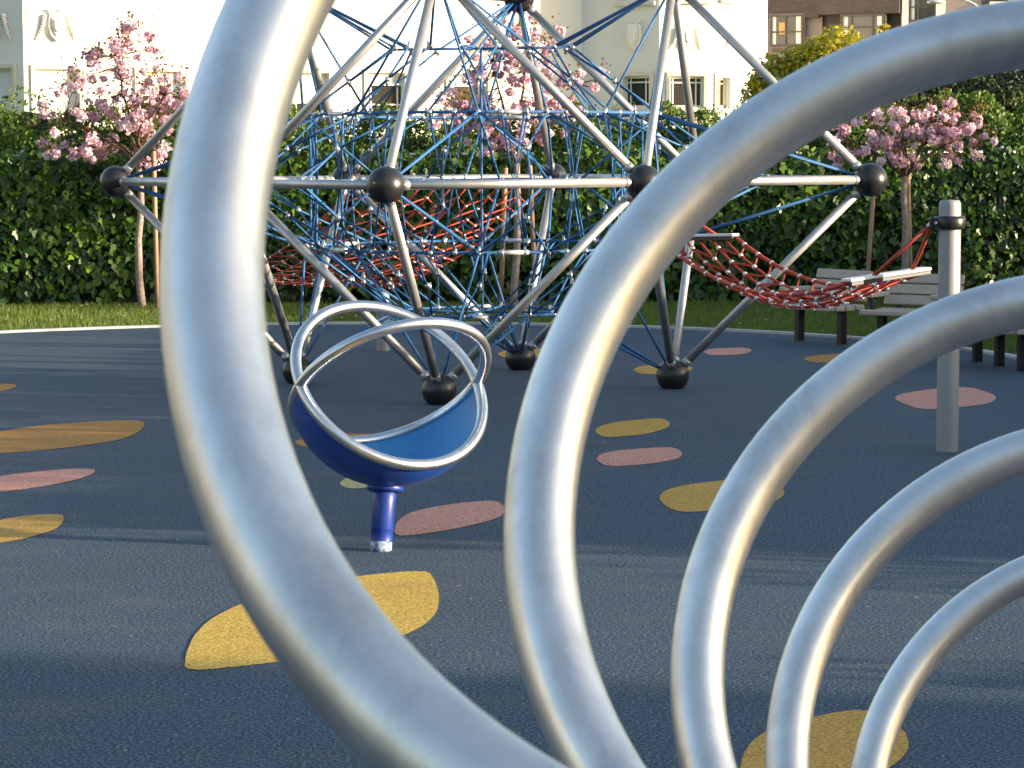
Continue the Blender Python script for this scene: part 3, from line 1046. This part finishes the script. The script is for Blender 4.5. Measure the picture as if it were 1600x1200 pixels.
# ------------------------------------------------------------------ cherry trees
def cherry(base, crown, label, seed, ncl, fork_z):
    """crown: list of (px,py,rx_px,ry_px) ellipses at the tree's depth, weights by area"""
    r = np.random.default_rng(seed)
    d = base[1] * cp + .02
    root = empty('cherry_tree', (base[0], base[1], 0)); tag(root, label, 'tree', 'flowering cherry trees along the verge')
    fork = np.array([base[0] + r.normal(0, .02), base[1], fork_z])
    zs = np.linspace(-.05, 1, 9)[:, None]
    pts = np.array([base[0], base[1], 0]) * (1 - zs) + fork * zs
    pts[:, 0] += .03 * np.sin(zs[:, 0] * 5 + seed)
    pts[1:-1, 0] += np.cumsum(r.normal(0, .008, 7)); pts[1:-1, 1] += np.cumsum(r.normal(0, .008, 7))
    pts[-1] = fork
    setp(MB().tube(pts, np.linspace(.046, .032, 9), 12).build('trunk', M['bark']), root)
    # crown centres
    ws = np.array([c[2] * c[3] for c in crown], float); ws /= ws.sum()
    cl = []
    for _ in range(ncl):
        c = crown[r.choice(len(crown), p=ws)]
        while True:
            q = r.uniform(-1, 1, 3)
            if .15 < (q ** 2).sum() < 1: break
        p = unproj(c[0] + q[0] * c[2], c[1] + q[1] * c[3], d)
        p[1] += q[2] * .38
        cl.append(p)
    cl = np.array(cl)
    # boughs: a few main limbs, each cluster hangs on the nearest limb
    br = MB()
    limbs = []
    nl = 6
    seeds = cl[r.choice(len(cl), nl, replace=False)]
    for _ in range(6):
        lab_ = ((cl[:, None] - seeds[None]) ** 2).sum(-1).argmin(1)
        for k in range(nl):
            if (lab_ == k).any(): seeds[k] = cl[lab_ == k].mean(0)
    for k in range(nl):
        e = seeds[k]; t = np.linspace(0, 1, 9)[:, None]
        mid = fork * .55 + e * .45 + np.array([0, 0, .10])
        lp = fork * (1 - t) ** 2 + 2 * mid * t * (1 - t) + e * t ** 2
        lp[1:] += r.normal(0, .012, (8, 3))
        br.tube(lp, np.linspace(.022, .008, 9), 7)
        limbs.append(lp)
    allp = np.concatenate([l[2:] for l in limbs])
    for p in cl:
        cand = allp[allp[:, 2] < p[2] + .12]
        if not len(cand): cand = allp
        q = cand[((cand - p) ** 2).sum(1).argmin()]
        m = (p + q) / 2 + np.array([0, 0, -.02]) + r.normal(0, .02, 3)
        br.tube([q, m, p], [.007, .005, .003], 5)
    setp(br.build('branches', M['twig']), root)
    PV = []; pv = []; LV_ = []; lv = []
    for p in cl:
        m = int(r.integers(24, 60)); R_ = r.uniform(.04, .09)
        q = norm(r.normal(0, 1, (m, 3))) * (R_ * r.uniform(.55, 1, m)[:, None]) * np.array([1, 1, .85])
        PV.append(leaf_cards(p + q + (0, 0, -.03), q + r.normal(0, R_ * .5, (m, 3)), r.uniform(.020, .036, m), [(-.5, -.5), (0, -.72), (.5, -.5), (.7, .1), (.25, .65), (-.25, .65), (-.7, .1)], r.normal(0, 1, (m, 3)), r))
        pv.append(np.clip(r.normal(.55, .22) + r.normal(0, .16, m), 0, 1))
        if r.random() < .8:
            m = int(r.integers(6, 14))
            q = r.normal(0, .055, (m, 3)) + (0, 0, .05)
            LV_.append(leaf_cards(p + q, r.normal(0, 1, (m, 3)) + (0, -.3, .4), r.uniform(.03, .06, m), OVAL, r.normal(0, .7, (m, 3)) + (0, 0, .1), r)); lv.append(r.beta(2, 2, m))
    o = setp(quads_object('blossoms', np.concatenate(PV), 7, M['blossom'], None, np.concatenate(pv)), root); o['kind'] = 'stuff'
    # extra young leaves along the boughs
    for lp in limbs:
        m = 26
        q = lp[r.integers(2, 9, m)] + r.normal(0, .07, (m, 3))
        LV_.append(leaf_cards(q, r.normal(0, 1, (m, 3)), r.uniform(.03, .055, m), OVAL, r.normal(0, 1, (m, 3)), r)); lv.append(r.beta(2, 2, m))
    o = setp(quads_object('young_leaves', np.concatenate(LV_), len(OVAL), M['bronze'], None, np.concatenate(lv)), root); o['kind'] = 'stuff'
    return root


def stake(pb_, pt_, label):
    root = empty('wooden_stake', (pb_[0], pb_[1], 0)); tag(root, label, 'stake', 'wooden stakes beside the cherry trees')
    setp(MB().tube([(pb_[0], pb_[1], -.05), pt_ - np.array([0, 0, .01]), pt_], [.027, .027, .018], 10).build('stake_pole', M['stake']), root)
    c = np.asarray(pt_) - np.array([0, 0, .12])
    th = np.linspace(0, 2 * math.pi, 13)[:-1]
    setp(MB().tube([c + .03 * np.array([math.cos(t), math.sin(t), 0]) for t in th], .006, 5, closed=True).build('tie', M['black']), root)


t1 = ground(223, 480)
cherry(t1, [(215, 110, 42, 88), (140, 150, 72, 55), (120, 212, 72, 38), (235, 160, 55, 60), (270, 140, 45, 35), (200, 70, 30, 45), (95, 175, 45, 28), (222, 215, 50, 50), (120, 225, 62, 22), (160, 95, 40, 30)], 'pink flowering cherry tree at the left by the ivy', 41, 150, unproj(222, 255, 28.9)[2])
stake(ground(246, 482), unproj(240, 236, 28.4), 'wooden stake tied beside the left cherry tree')
t2 = ground(808, 481)
cherry(t2, [(770, 110, 60, 70), (820, 70, 60, 60), (740, 190, 65, 50), (860, 150, 70, 60), (800, 190, 80, 50), (910, 110, 40, 45), (700, 160, 30, 40)], 'pink flowering cherry tree behind the middle of the climbing frame', 42, 150, unproj(808, 255, 28.6)[2])
stake(ground(782, 481), unproj(790, 262, 28.5), 'left wooden stake of the middle cherry tree')
stake(ground(838, 481), unproj(828, 258, 28.5), 'right wooden stake of the middle cherry tree')
t3 = ground(1412, 479)
cherry(t3, [(1400, 190, 70, 40), (1340, 215, 55, 38), (1470, 190, 60, 38), (1430, 220, 75, 38), (1500, 205, 40, 40), (1312, 238, 32, 18), (1400, 235, 60, 28), (1530, 205, 34, 34), (1300, 205, 28, 26), (1490, 255, 30, 18)], 'pink flowering cherry tree at the right above the benches', 43, 115, unproj(1410, 275, 28.9)[2])
stake(ground(1352, 478), unproj(1367, 268, 28.6), 'leaning wooden stake left of the right cherry tree')
stake(ground(1424, 480), unproj(1418, 250, 28.6), 'wooden stake right of the right cherry tree')


# ------------------------------------------------------------------ trees beyond the shrubs
def blob_tree(name, c, rad, n, mat, label, seed, leaf=(.05, .10), trunk_z=0.0, cat='tree', clumps=26):
    r = np.random.default_rng(seed)
    c = np.asarray(c, float); rad = np.asarray(rad, float)
    root = empty(name, (c[0], c[1], 0)); tag(root, label, cat)
    setp(MB().tube([(c[0], c[1], -.1), (c[0] + .05, c[1], c[2] * .5), (c[0], c[1], c[2])], [.10, .08, .05], 9).build('trunk', M['bark']), root)
    q = norm(r.normal(0, 1, (clumps, 3))) * r.uniform(.45, .86, clumps)[:, None]
    cc = c + q * rad; cr_ = r.uniform(.26, .46, clumps)
    br = MB()
    for p in cc: br.tube([c - (0, 0, rad[2] * .5), (c + p) / 2 - (0, 0, .05), p], [.03, .02, .008], 5)
    setp(br.build('branches', M['twig']), root)
    k = r.integers(0, clumps, n)
    q = norm(r.normal(0, 1, (n, 3))) * (r.uniform(.4, 1, n) ** .5)[:, None]
    P = cc[k] + q * cr_[k][:, None] * rad
    N_ = q + r.normal(0, .5, (n, 3)) + (0, 0, .3)
    V = leaf_cards(P, N_, r.uniform(*leaf, n), OVAL, r.normal(0, 1, (n, 3)), r)
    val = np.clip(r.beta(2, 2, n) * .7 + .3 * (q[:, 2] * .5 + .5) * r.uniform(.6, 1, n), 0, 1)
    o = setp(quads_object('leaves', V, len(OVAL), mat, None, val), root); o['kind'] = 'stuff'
    return root


blob_tree('garden_tree', unproj(1288, 152, 38.0), (1.15, .9, .98), 22000, M['goldbush'], 'golden yellow rounded tree below the brown building', 51, (.07, .12), clumps=70)
blob_tree('garden_tree', unproj(1560, 150, 36.0), (1.6, 1.0, .55), 9000, M['darktree'], 'dark green tree crown at the right edge behind the cherry', 52, clumps=40)
blob_tree('garden_tree', unproj(1378, 50, 44.0), (.16, .16, .14), 300, M['goldbush'], 'small tuft of yellow leaves in front of the brown building window', 53, (.04, .07), clumps=8)

# ------------------------------------------------------------------ cream building with bays
bld = empty('cream_building', (0, 48, 0))
tag(bld, 'cream stucco house with shield ornaments and dark sash windows', 'building')


def plan(px, d):
    p = unproj(px, 100, d); return np.array([p[0], p[1]])


FACES = [  # (px0, d0, px1, d1, material)
    (-330, 49.6, 37, 46.9, 'stucco_shaded'),
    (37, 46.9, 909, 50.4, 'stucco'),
    (909, 50.4, 1030, 49.55, 'stucco_shaded'),
    (1030, 49.55, 1112, 49.75, 'stucco'),
    (1112, 49.75, 1199, 50.6, 'stucco'),
    (1199, 50.6, 1150, 56.0, 'stucco'),
]


class Face:
    def __init__(s, px0, d0_, px1, d1_):
        s.a = plan(px0, d0_); s.b = plan(px1, d1_)
        s.t = (s.b - s.a) / np.linalg.norm(s.b - s.a); s.n = np.array([s.t[1], -s.t[0]])
        s.L = np.linalg.norm(s.b - s.a)

    def hit(s, px, py):
        """point of the face (u, z) seen at a pixel"""
        v = unproj(px, py, 1.0) - np.array([0, 0, CAMZ])
        A = np.array([[v[0], -s.t[0]], [v[1], -s.t[1]]])
        k, u = np.linalg.solve(A, s.a)
        return u, CAMZ + v[2] * k

    def M(s, V):
        """local (u, z, out) -> world"""
        V = np.asarray(V, float)
        return np.c_[s.a[0] + s.t[0] * V[:, 0] + s.n[0] * V[:, 2], s.a[1] + s.t[1] * V[:, 0] + s.n[1] * V[:, 2], V[:, 1]]


WH = 9.0


def rect(mb, fc, u0, u1, z0, z1, o0, o1):
    """box on a face: u range, z range, out range"""
    V = [(u, z, o) for o in (o0, o1) for z in (z0, z1) for u in (u0, u1)]
    mb.add(fc.M(V), [(0, 2, 3, 1), (4, 5, 7, 6), (0, 1, 5, 4), (2, 6, 7, 3), (0, 4, 6, 2), (1, 3, 7, 5)])
    return mb


def wall_with_holes(fc, holes, mat, depth=.22):
    """face wall as strips around rectangular holes with reveals"""
    us = sorted({0.0, fc.L} | {h[0] for h in holes} | {h[1] for h in holes})
    us = [u for u in us if -1e-6 <= u <= fc.L + 1e-6]
    mb = MB()
    for u0, u1 in zip(us[:-1], us[1:]):
        cut = sorted([(h[2], h[3]) for h in holes if h[0] <= u0 + 1e-6 and h[1] >= u1 - 1e-6])
        z = 0.0
        for a, b in cut + [(WH, WH)]:
            if a > z: mb.add(fc.M([(u0, z, 0), (u1, z, 0), (u1, a, 0), (u0, a, 0)]), [(0, 1, 2, 3)])
            z = b
    for u0, u1, z0, z1 in holes:
        for q in ([(u0, z0), (u0, z1)], [(u1, z1), (u1, z0)], [(u0, z1), (u1, z1)], [(u1, z0), (u0, z0)]):
            (ua, za), (ub, zb) = q
            mb.add(fc.M([(ua, za, 0), (ub, zb, 0), (ub, zb, -depth), (ua, za, -depth)]), [(0, 1, 2, 3)])
    return setp(mb.build('wall', mat), bld)


def window(fc, u0, u1, z0, z1, bars_u=(), bars_z=(), shade=0.0, root=None, glass='glass', trim='trim', fw=.045):
    root = root or bld
    mb = MB()
    for a, b, c, d_ in ((u0 - .07, u0, z0 - .03, z1 + .08), (u1, u1 + .07, z0 - .03, z1 + .08), (u0 + .001, u1 - .001, z1, z1 + .075)):
        rect(mb, fc, a, b, c, d_, .003, .035)
    w = setp(mb.build('window', M[trim]), root)
    mb = MB()
    for a, b, c, d_ in ((u0 + .002, u0 + fw, z0, z1 - .002), (u1 - fw, u1 - .002, z0, z1 - .002), (u0 + fw + .001, u1 - fw - .001, z1 - fw, z1 - .002), (u0 + fw + .001, u1 - fw - .001, z0 + .002, z0 + fw)):
        rect(mb, fc, a, b, c, d_, -.14, -.08)
    for bu in bars_u: rect(mb, fc, u0 + (u1 - u0) * bu - .013, u0 + (u1 - u0) * bu + .013, z0 + fw, z1 - fw, -.132, -.092)
    for bz in bars_z: rect(mb, fc, u0 + fw, u1 - fw, z0 + (z1 - z0) * bz - .014, z0 + (z1 - z0) * bz + .014, -.134, -.089)
    f_ = mb.build('sash', M['muntin'] if trim == 'trim' else M['dark_frame'], w)
    mb = MB(); rect(mb, fc, u0 + .003, u1 - .003, z0 + .003, z1 - .003, -.125, -.115)
    mb.build('pane', M[glass], w)
    if shade > 0:
        mb = MB(); rect(mb, fc, u0 + fw, u1 - fw, z1 - (z1 - z0) * shade, z1 - fw, -.114, -.110)
        mb.build('shade', M['shade'], w)
    mb = MB(); rect(mb, fc, u0 - .10, u1 + .10, z0 - .10, z0 - .031, .002, .09)
    mb.build('sill', M[trim], w)
    return w


faces = [Face(*f[:4]) for f in FACES]
# windows given by picture columns and rows; bottoms lie behind the shrubs
WIN = {
    0: [(-40, 20, 108, 205, (), (.5,), .75), ],
    1: [(54, 124, 108, 205, (), (.52,), .8), (216, 290, 112, 205, (), (.5,), .4), (458, 514, 114, 205, (.10, .9), (.52, .80), .52), (574, 632, 114, 205, (.12, .84), (.46, .80), .2), (702, 762, 116, 205, (.12, .8), (.46, .8), .2)],
    2: [(974, 1015, 119, 168, (.2, .78), (.80,), 0)],
    3: [(1046, 1100, 119, 168, (.13, .80), (.80,), 0)],
    4: [(1120, 1139, 121, 168, (.85,), (.80,), 0)],
    5: [],
}
UPPER = {2: [(968, 1018, -90, 1)], 3: [(1063, 1102, -90, -2)], 4: [(1131, 1140, -90, -3)], 1: [(380, 440, -90, -25), (560, 640, -90, -25), (700, 780, -90, -25)], 0: [], 5: []}
for i, (fc, fd) in enumerate(zip(faces, FACES)):
    holes = []; specs = []
    for (x0, x1, y0, y1, bu, bz, shd) in WIN[i]:
        u0, z1 = fc.hit(x0, y0); u1, _ = fc.hit(x1, y0); _, z0 = fc.hit((x0 + x1) / 2, y1)
        u0 = max(u0, .08); u1 = min(u1, fc.L - .08)
        holes.append((u0, u1, z0, z1)); specs.append((u0, u1, z0, z1, bu, bz, shd))
    for (x0, x1, y0, y1) in UPPER[i]:
        u0, z1 = fc.hit(x0, y0); u1, _ = fc.hit(x1, y0); _, z0 = fc.hit((x0 + x1) / 2, y1)
        u0 = max(u0, .1); u1 = min(u1, fc.L - .1)
        holes.append((u0, u1, z0, z1)); specs.append((u0, u1, z0, z1, (.5,), (.5,), .3))
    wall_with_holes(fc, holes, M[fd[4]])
    for s_ in specs: window(fc, *s_[:4], s_[4], s_[5], s_[6])
# back and roof so the house is a closed volume
pa, pb2 = faces[0].a, faces[4].b
mb = MB()
P2 = [faces[0].a] + [f.b for f in faces[:5]] + [faces[5].b, np.array([faces[5].b[0], 62.0]), np.array([faces[0].a[0], 62.0])]
nP = len(P2)
mb.add([(p[0], p[1], WH) for p in P2], [tuple(range(nP))])
mb.add([(p[0], p[1], z) for z in (0, WH) for p in P2[6:] + [faces[0].a]], [(0, 1, 5, 4), (1, 2, 6, 5), (2, 3, 7, 6)])
setp(mb.build('roof', M['stucco_shaded']), bld)


def shield(fc, px, py, sc, garland=True, shield_=True, sides=(-1, 1)):
    """raised plaster shield with side garlands"""
    u, z = fc.hit(px, py)
    k = fc.a[1] / FPX * sc
    root = None
    mb = MB()
    if shield_:
        out = [(-12, 22), (-6, 25), (0, 22), (6, 25), (12, 22), (13, 0), (10, -14), (0, -24), (-10, -14), (-13, 0)]
        mb.prism(np.array(out) * k + (u, z), 0.002, .07, fc.M)
        inn = [(-7, 15), (7, 15), (8, 0), (5, -9), (0, -15), (-5, -9), (-8, 0)]
        mb.prism(np.array(inn) * k + (u, z), .07, .10, fc.M)
        mb.prism(np.array([(-4, 11), (4, 11), (4, -2), (0, -9), (-4, -2)]) * k + (u, z), .10, .13, fc.M)
        for s_ in (-1, 1):
            th = np.linspace(0, 5, 16)
            sp_ = np.c_[s_ * (9 + 4 * np.cos(th) * (1 - th / 8)), 25 + 4 * np.sin(th) * (1 - th / 8)] * k + (u, z)
            mb.tube(fc.M(np.c_[sp_, np.full(16, .06)]), 1.6 * k, 6)
    if garland:
        for s_ in sides:
            for q in range(9):
                t = q / 8
                x = s_ * (19 + 11 * t ** 1.4 * (1 if shield_ else 1.2)); y = 17 - 36 * t
                c = fc.M(np.array([[u + x * k, z + y * k, .035]]))[0]
                mb.sphere(c, (3.6 - 1.9 * t) * k, 9, 6)
                c = fc.M(np.array([[u + (x + s_ * 3) * k, z + (y - 2) * k, .03]]))[0]
                mb.sphere(c, (2.4 - 1.2 * t) * k, 8, 5)
    setp(mb.build('plaster_ornament', M['stucco']), bld)


shield(faces[1], 88, 42, .95)
shield(faces[1], 480, -90, .95)
shield(faces[0], -8, 42, .95)
shield(faces[2], 992, 58, .85, False)
shield(faces[3], 1073, 60, .80, True)
shield(faces[4], 1150, 66, .7, True, False, (-1,))

# ------------------------------------------------------------------ brown shingled building
br_ = empty('brown_building', (8, 62, 0)); tag(br_, 'brown building with overhanging shingled upper storey and curtained windows', 'building')
fb = Face(1120, 63.2, 1409, 61.9)


def fb_box(fc, x0, x1, y0, y1, o0, o1, name, mat, root, ref=None):
    u0, z1 = fc.hit(x0, y0); u1, _ = fc.hit(x1, y0); _, z0 = fc.hit((x0 + x1) / 2, y1)
    return setp(rect(MB(), fc, u0, u1, z0, z1, o0, o1).build(name, M[mat] if isinstance(mat, str) else mat, ) if False else rect(MB(), fc, u0, u1, z0, z1, o0, o1).build(name, M[mat]), root)


def far_window(fc, x0, x1, y0, y1, root, splits, curtains, extra=None, out=.02):
    u0, z1 = fc.hit(x0, y0); u1, _ = fc.hit(x1, y0); _, z0 = fc.hit((x0 + x1) / 2, y1)
    mb = MB(); t = .05
    for a, b, c, d_ in ((u0, u0 + t, z0, z1), (u1 - t, u1, z0, z1), (u0 + t, u1 - t, z1 - t, z1), (u0 + t, u1 - t, z0, z0 + t)):
        rect(mb, fc, a, b, c, d_, out, out + .06)
    for s_ in splits:
        uu = u0 + (u1 - u0) * s_; rect(mb, fc, uu - .02, uu + .02, z0 + t, z1 - t, out, out + .05)
    rect(mb, fc, u0 + t, u1 - t, z0 + .34, z0 + .37, out, out + .045)
    w = setp(mb.build('window', M['dark_frame']), root)
    rect(MB(), fc, u0 + .01, u1 - .01, z0 + .01, z1 - .01, out - .012, out + .006).build('pane', M['glass2'], w)
    for a, b in curtains:
        ua, ub = u0 + (u1 - u0) * a, u0 + (u1 - u0) * b
        n_ = 9; V = []; F = []
        for q in range(n_):
            uu = ua + (ub - ua) * q / (n_ - 1); oo = out + .011 + .006 * (q % 2)
            V += [(uu, z0 + t, oo), (uu, z1 - t, oo)]
        for q in range(n_ - 1): F.append((2 * q, 2 * q + 2, 2 * q + 3, 2 * q + 1))
        MB().add(fc.M(V), F).build('curtain', M['curtain'], w)
    if extra:
        a, b, c, d_ = extra
        H_ = z1 - z0
        rect(MB(), fc, u0 + (u1 - u0) * a, u0 + (u1 - u0) * b, z0 + H_ * c, z0 + H_ * d_, out + .008, out + .012).build('hanging_picture', M['poster'], w)
    return w


fb_box(fb, 1120, 1286, -120, 400, -.3, 0.0, 'wall', 'pink_wall', br_)
fb_box(fb, 1286.3, 1409, -120, 400, -.3, -.12, 'shingled_wall', 'shingle', br_)
# sloped shingle apron
u0, zb = fb.hit(1120, 31); um, _ = fb.hit(1282, 31); u1, _ = fb.hit(1408, 31); _, zt = fb.hit(1300, -120)
for a, b, o0, o1, dz in ((u0, um, .22, .02, 0), (um, u1, .34, .12, .06)):
    mb = MB()
    V = [(a, zb + dz, .01 - .12 * (dz > 0)), (b, zb + dz, .01 - .12 * (dz > 0)), (b, zb + dz, o0), (a, zb + dz, o0), (a, zt, o1), (b, zt, o1)]
    mb.add(fb.M(V), [(0, 1, 2, 3), (3, 2, 5, 4), (0, 3, 4), (1, 5, 2)])
    setp(mb.build('shingled_overhang', M['shingle']), br_)
far_window(fb, 1207, 1258, 24, 73, br_, (.47,), ((.05, .17), (.78, .97)), (.26, .45, .38, .75), .24)
far_window(fb, 1318, 1385, 24, 66, br_, (.25, .74), ((.05, .16), (.84, .97)), None, .36)
MB_ = MB(); rect(MB_, fb, *(fb.hit(1205, 0)[0], fb.hit(1260, 0)[0]), fb.hit(1230, 76)[1], fb.hit(1230, 22)[1], .001, .235)
setp(MB_.build('window_bay', M['pink_wall']), br_)
MB_ = MB(); rect(MB_, fb, *(fb.hit(1316, 0)[0], fb.hit(1387, 0)[0]), fb.hit(1350, 68)[1], fb.hit(1350, 22)[1], -.119, .355)
setp(MB_.build('window_bay', M['shingle']), br_)

# ------------------------------------------------------------------ beige building at the right
bb = empty('beige_building', (12, 62, 0)); tag(bb, 'beige building at the upper right with pale window surround', 'building')
f3 = Face(1410, 61.8, 1800, 61.0)
fb_box(f3, 1410, 1800, -150, 400, -.3, 0, 'wall', 'beige_wall', bb)
fb_box(f3, 1411, 1421, -150, 400, .003, .10, 'pilaster', 'stucco', bb)
fb_box(f3, 1464, 1479, -150, 400, .003, .10, 'pilaster', 'stucco', bb)
fb_box(f3, 1480, 1536, -150, 400, .002, .05, 'wall_panel', 'pink_wall', bb)
far_window(f3, 1421, 1464, -60, 34, bb, (.33,), ((.04, .2),), None, .03)
far_window(f3, 1536, 1575, -60, 9, bb, (.5,), (), None, .03)
fb_box(f3, 1546, 1570, 3, 12, .08, .14, 'sill', 'stucco', bb)

# street lamp in front of the beige building
lp = unproj(1552, 60, 48.0)
lamp = empty('street_lamp', (lp[0], lp[1], 0)); tag(lamp, 'street lamp with curved arm and flat head at the top right', 'street lamp')
hd = unproj(1462, 3, 48.0)
top_z = unproj(1552, 40, 48.0)[2]
MB().lathe([(.075, 0), (.06, 1.5), (.05, top_z)], 12).build('pole', M['lamp'], lamp)
t = np.linspace(0, 1, 14)[:, None]
P0, P1, P2_ = np.array([0, 0, top_z - .02]), np.array([-.35, 0, top_z + .62]), np.array([hd[0] - lp[0] + .14, 0, hd[2] + .03])
MB().tube(P0 * (1 - t) ** 2 + 2 * P1 * t * (1 - t) + P2_ * t ** 2, .022, 8).build('arm', M['lamp'], lamp)
prof = np.array([(0.001, .045), (.06, .04), (.11, .015), (.12, -.01), (.10, -.035), (.001, -.04)])
mb = MB(); mb.lathe(prof, 16); mb.v[0] = mb.v[0] * np.array([1.5, .9, 1.0]) + (hd[0] - lp[0], 0, hd[2])
mb.build('lamp_head', M['lamp'], lamp)

# ------------------------------------------------------------------ unseen hedge, shrubs and trees added on the right to shade the playground
ivy_wall('ivy_hedge', (7.6, 29.0), (7.6, 9.1), 1.66, 9800, 'unseen ivy hedge added on the right to shade the playground', seed=5)
ORD = ('first', 'second', 'third', 'fourth', 'fifth', 'sixth', 'seventh', 'eighth', 'ninth', 'tenth', 'eleventh', 'twelfth')
for i, (y, h_, r_, n) in enumerate(((8.8, 1.5, .5, 650), (8.2, 1.1, .4, 260), (7.4, .9, .35, 120), (6.5, 1.4, .45, 330), (5.9, 1.2, .25, 160), (5.0, .9, .35, 120), (4.0, 1.1, .3, 160), (2.7, 2.0, .8, 1100), (1.2, 1.9, .6, 700), (-.4, 1.8, .7, 900), (-2.0, 1.9, .8, 1000))):
    blob_tree('dapple_shrub', (7.7, y, h_ * .52), (r_, r_, h_ * .5), n, M['shrub'], 'unseen loose shrub added on the right to dapple the sunlight, %s from the back hedge' % ORD[i], 90 + i, (.05, .10), cat='shrub', clumps=14)
for i, (x, y, z, rx, rz_, n) in enumerate(((13.5, 25.5, 2.3, 2.2, 1.0, 2600), (14.0, 20.8, 2.1, 1.9, .8, 1500), (13.2, 14.2, 2.3, 1.7, .8, 900), (14.2, 10.0, 2.4, 1.3, .8, 500), (13.2, 2.6, 2.4, .9, .7, 350), (14.0, -.5, 2.5, 2.0, 1.0, 1500))):
    blob_tree('garden_tree', (x, y, z), (rx, rx, rz_), n, M['darktree'], 'unseen tree added beyond the right hand hedge to block sun, %s from the back' % ORD[i], 70 + i, (.09, .17))

# unseen houses added: right one shades the spiral climber, others block horizon glow
def house(x, y, rz, w, d, h, label, mat):
    hs = empty('added_house', (x, y, 0), rz); tag(hs, label, 'house')
    MB().box((0, 0, h / 2), (d, w, h)).build('wall', M[mat], hs)
    a, b, t = d / 2 + .4, w / 2 + .4, h - .1
    mb = MB(); mb.add([(-a, -b, t), (a, -b, t), (a, b, t), (-a, b, t), (0, -b, t + 2.3), (0, b, t + 2.3)], [(0, 1, 4), (2, 3, 5), (1, 2, 5, 4), (3, 0, 4, 5), (0, 3, 2, 1)])
    mb.build('roof', M['shingle'], hs)
    for yy in np.arange(-w / 2 + 1.3, w / 2 - 1.0, 2.6):
        for z in np.arange(1.7, h - .8, 3.0):
            wn_ = MB().box((-d / 2 - .03, yy, z), (.08, 1.3, 1.5)).build('window', M['trim'], hs)
            MB().box((-d / 2 - .06, yy, z), (.08, 1.1, 1.3)).build('pane', M['glass'], wn_)


house(31.0, -4.4, 0, 7.8, 7, 7.2, 'unseen house added beyond the right side to shade the spiral climber', 'stucco_shaded')
house(-24.0, 4.0, math.pi, 16, 8, 8.0, 'unseen long grey house added at the left to block horizon glow', 'grey_wall')
house(-25.0, 24.0, math.pi, 14, 8, 8.5, 'unseen grey house added at the left back corner to block horizon glow', 'grey_wall')
house(-8.0, -24.0, -math.pi / 2, 18, 8, 8.0, 'unseen beige house added behind the camera at the left to block horizon glow', 'beige_wall')
house(12.0, -25.0, -math.pi / 2, 15, 8, 8.5, 'unseen taupe house added behind the camera at the right to block horizon glow', 'pink_wall')
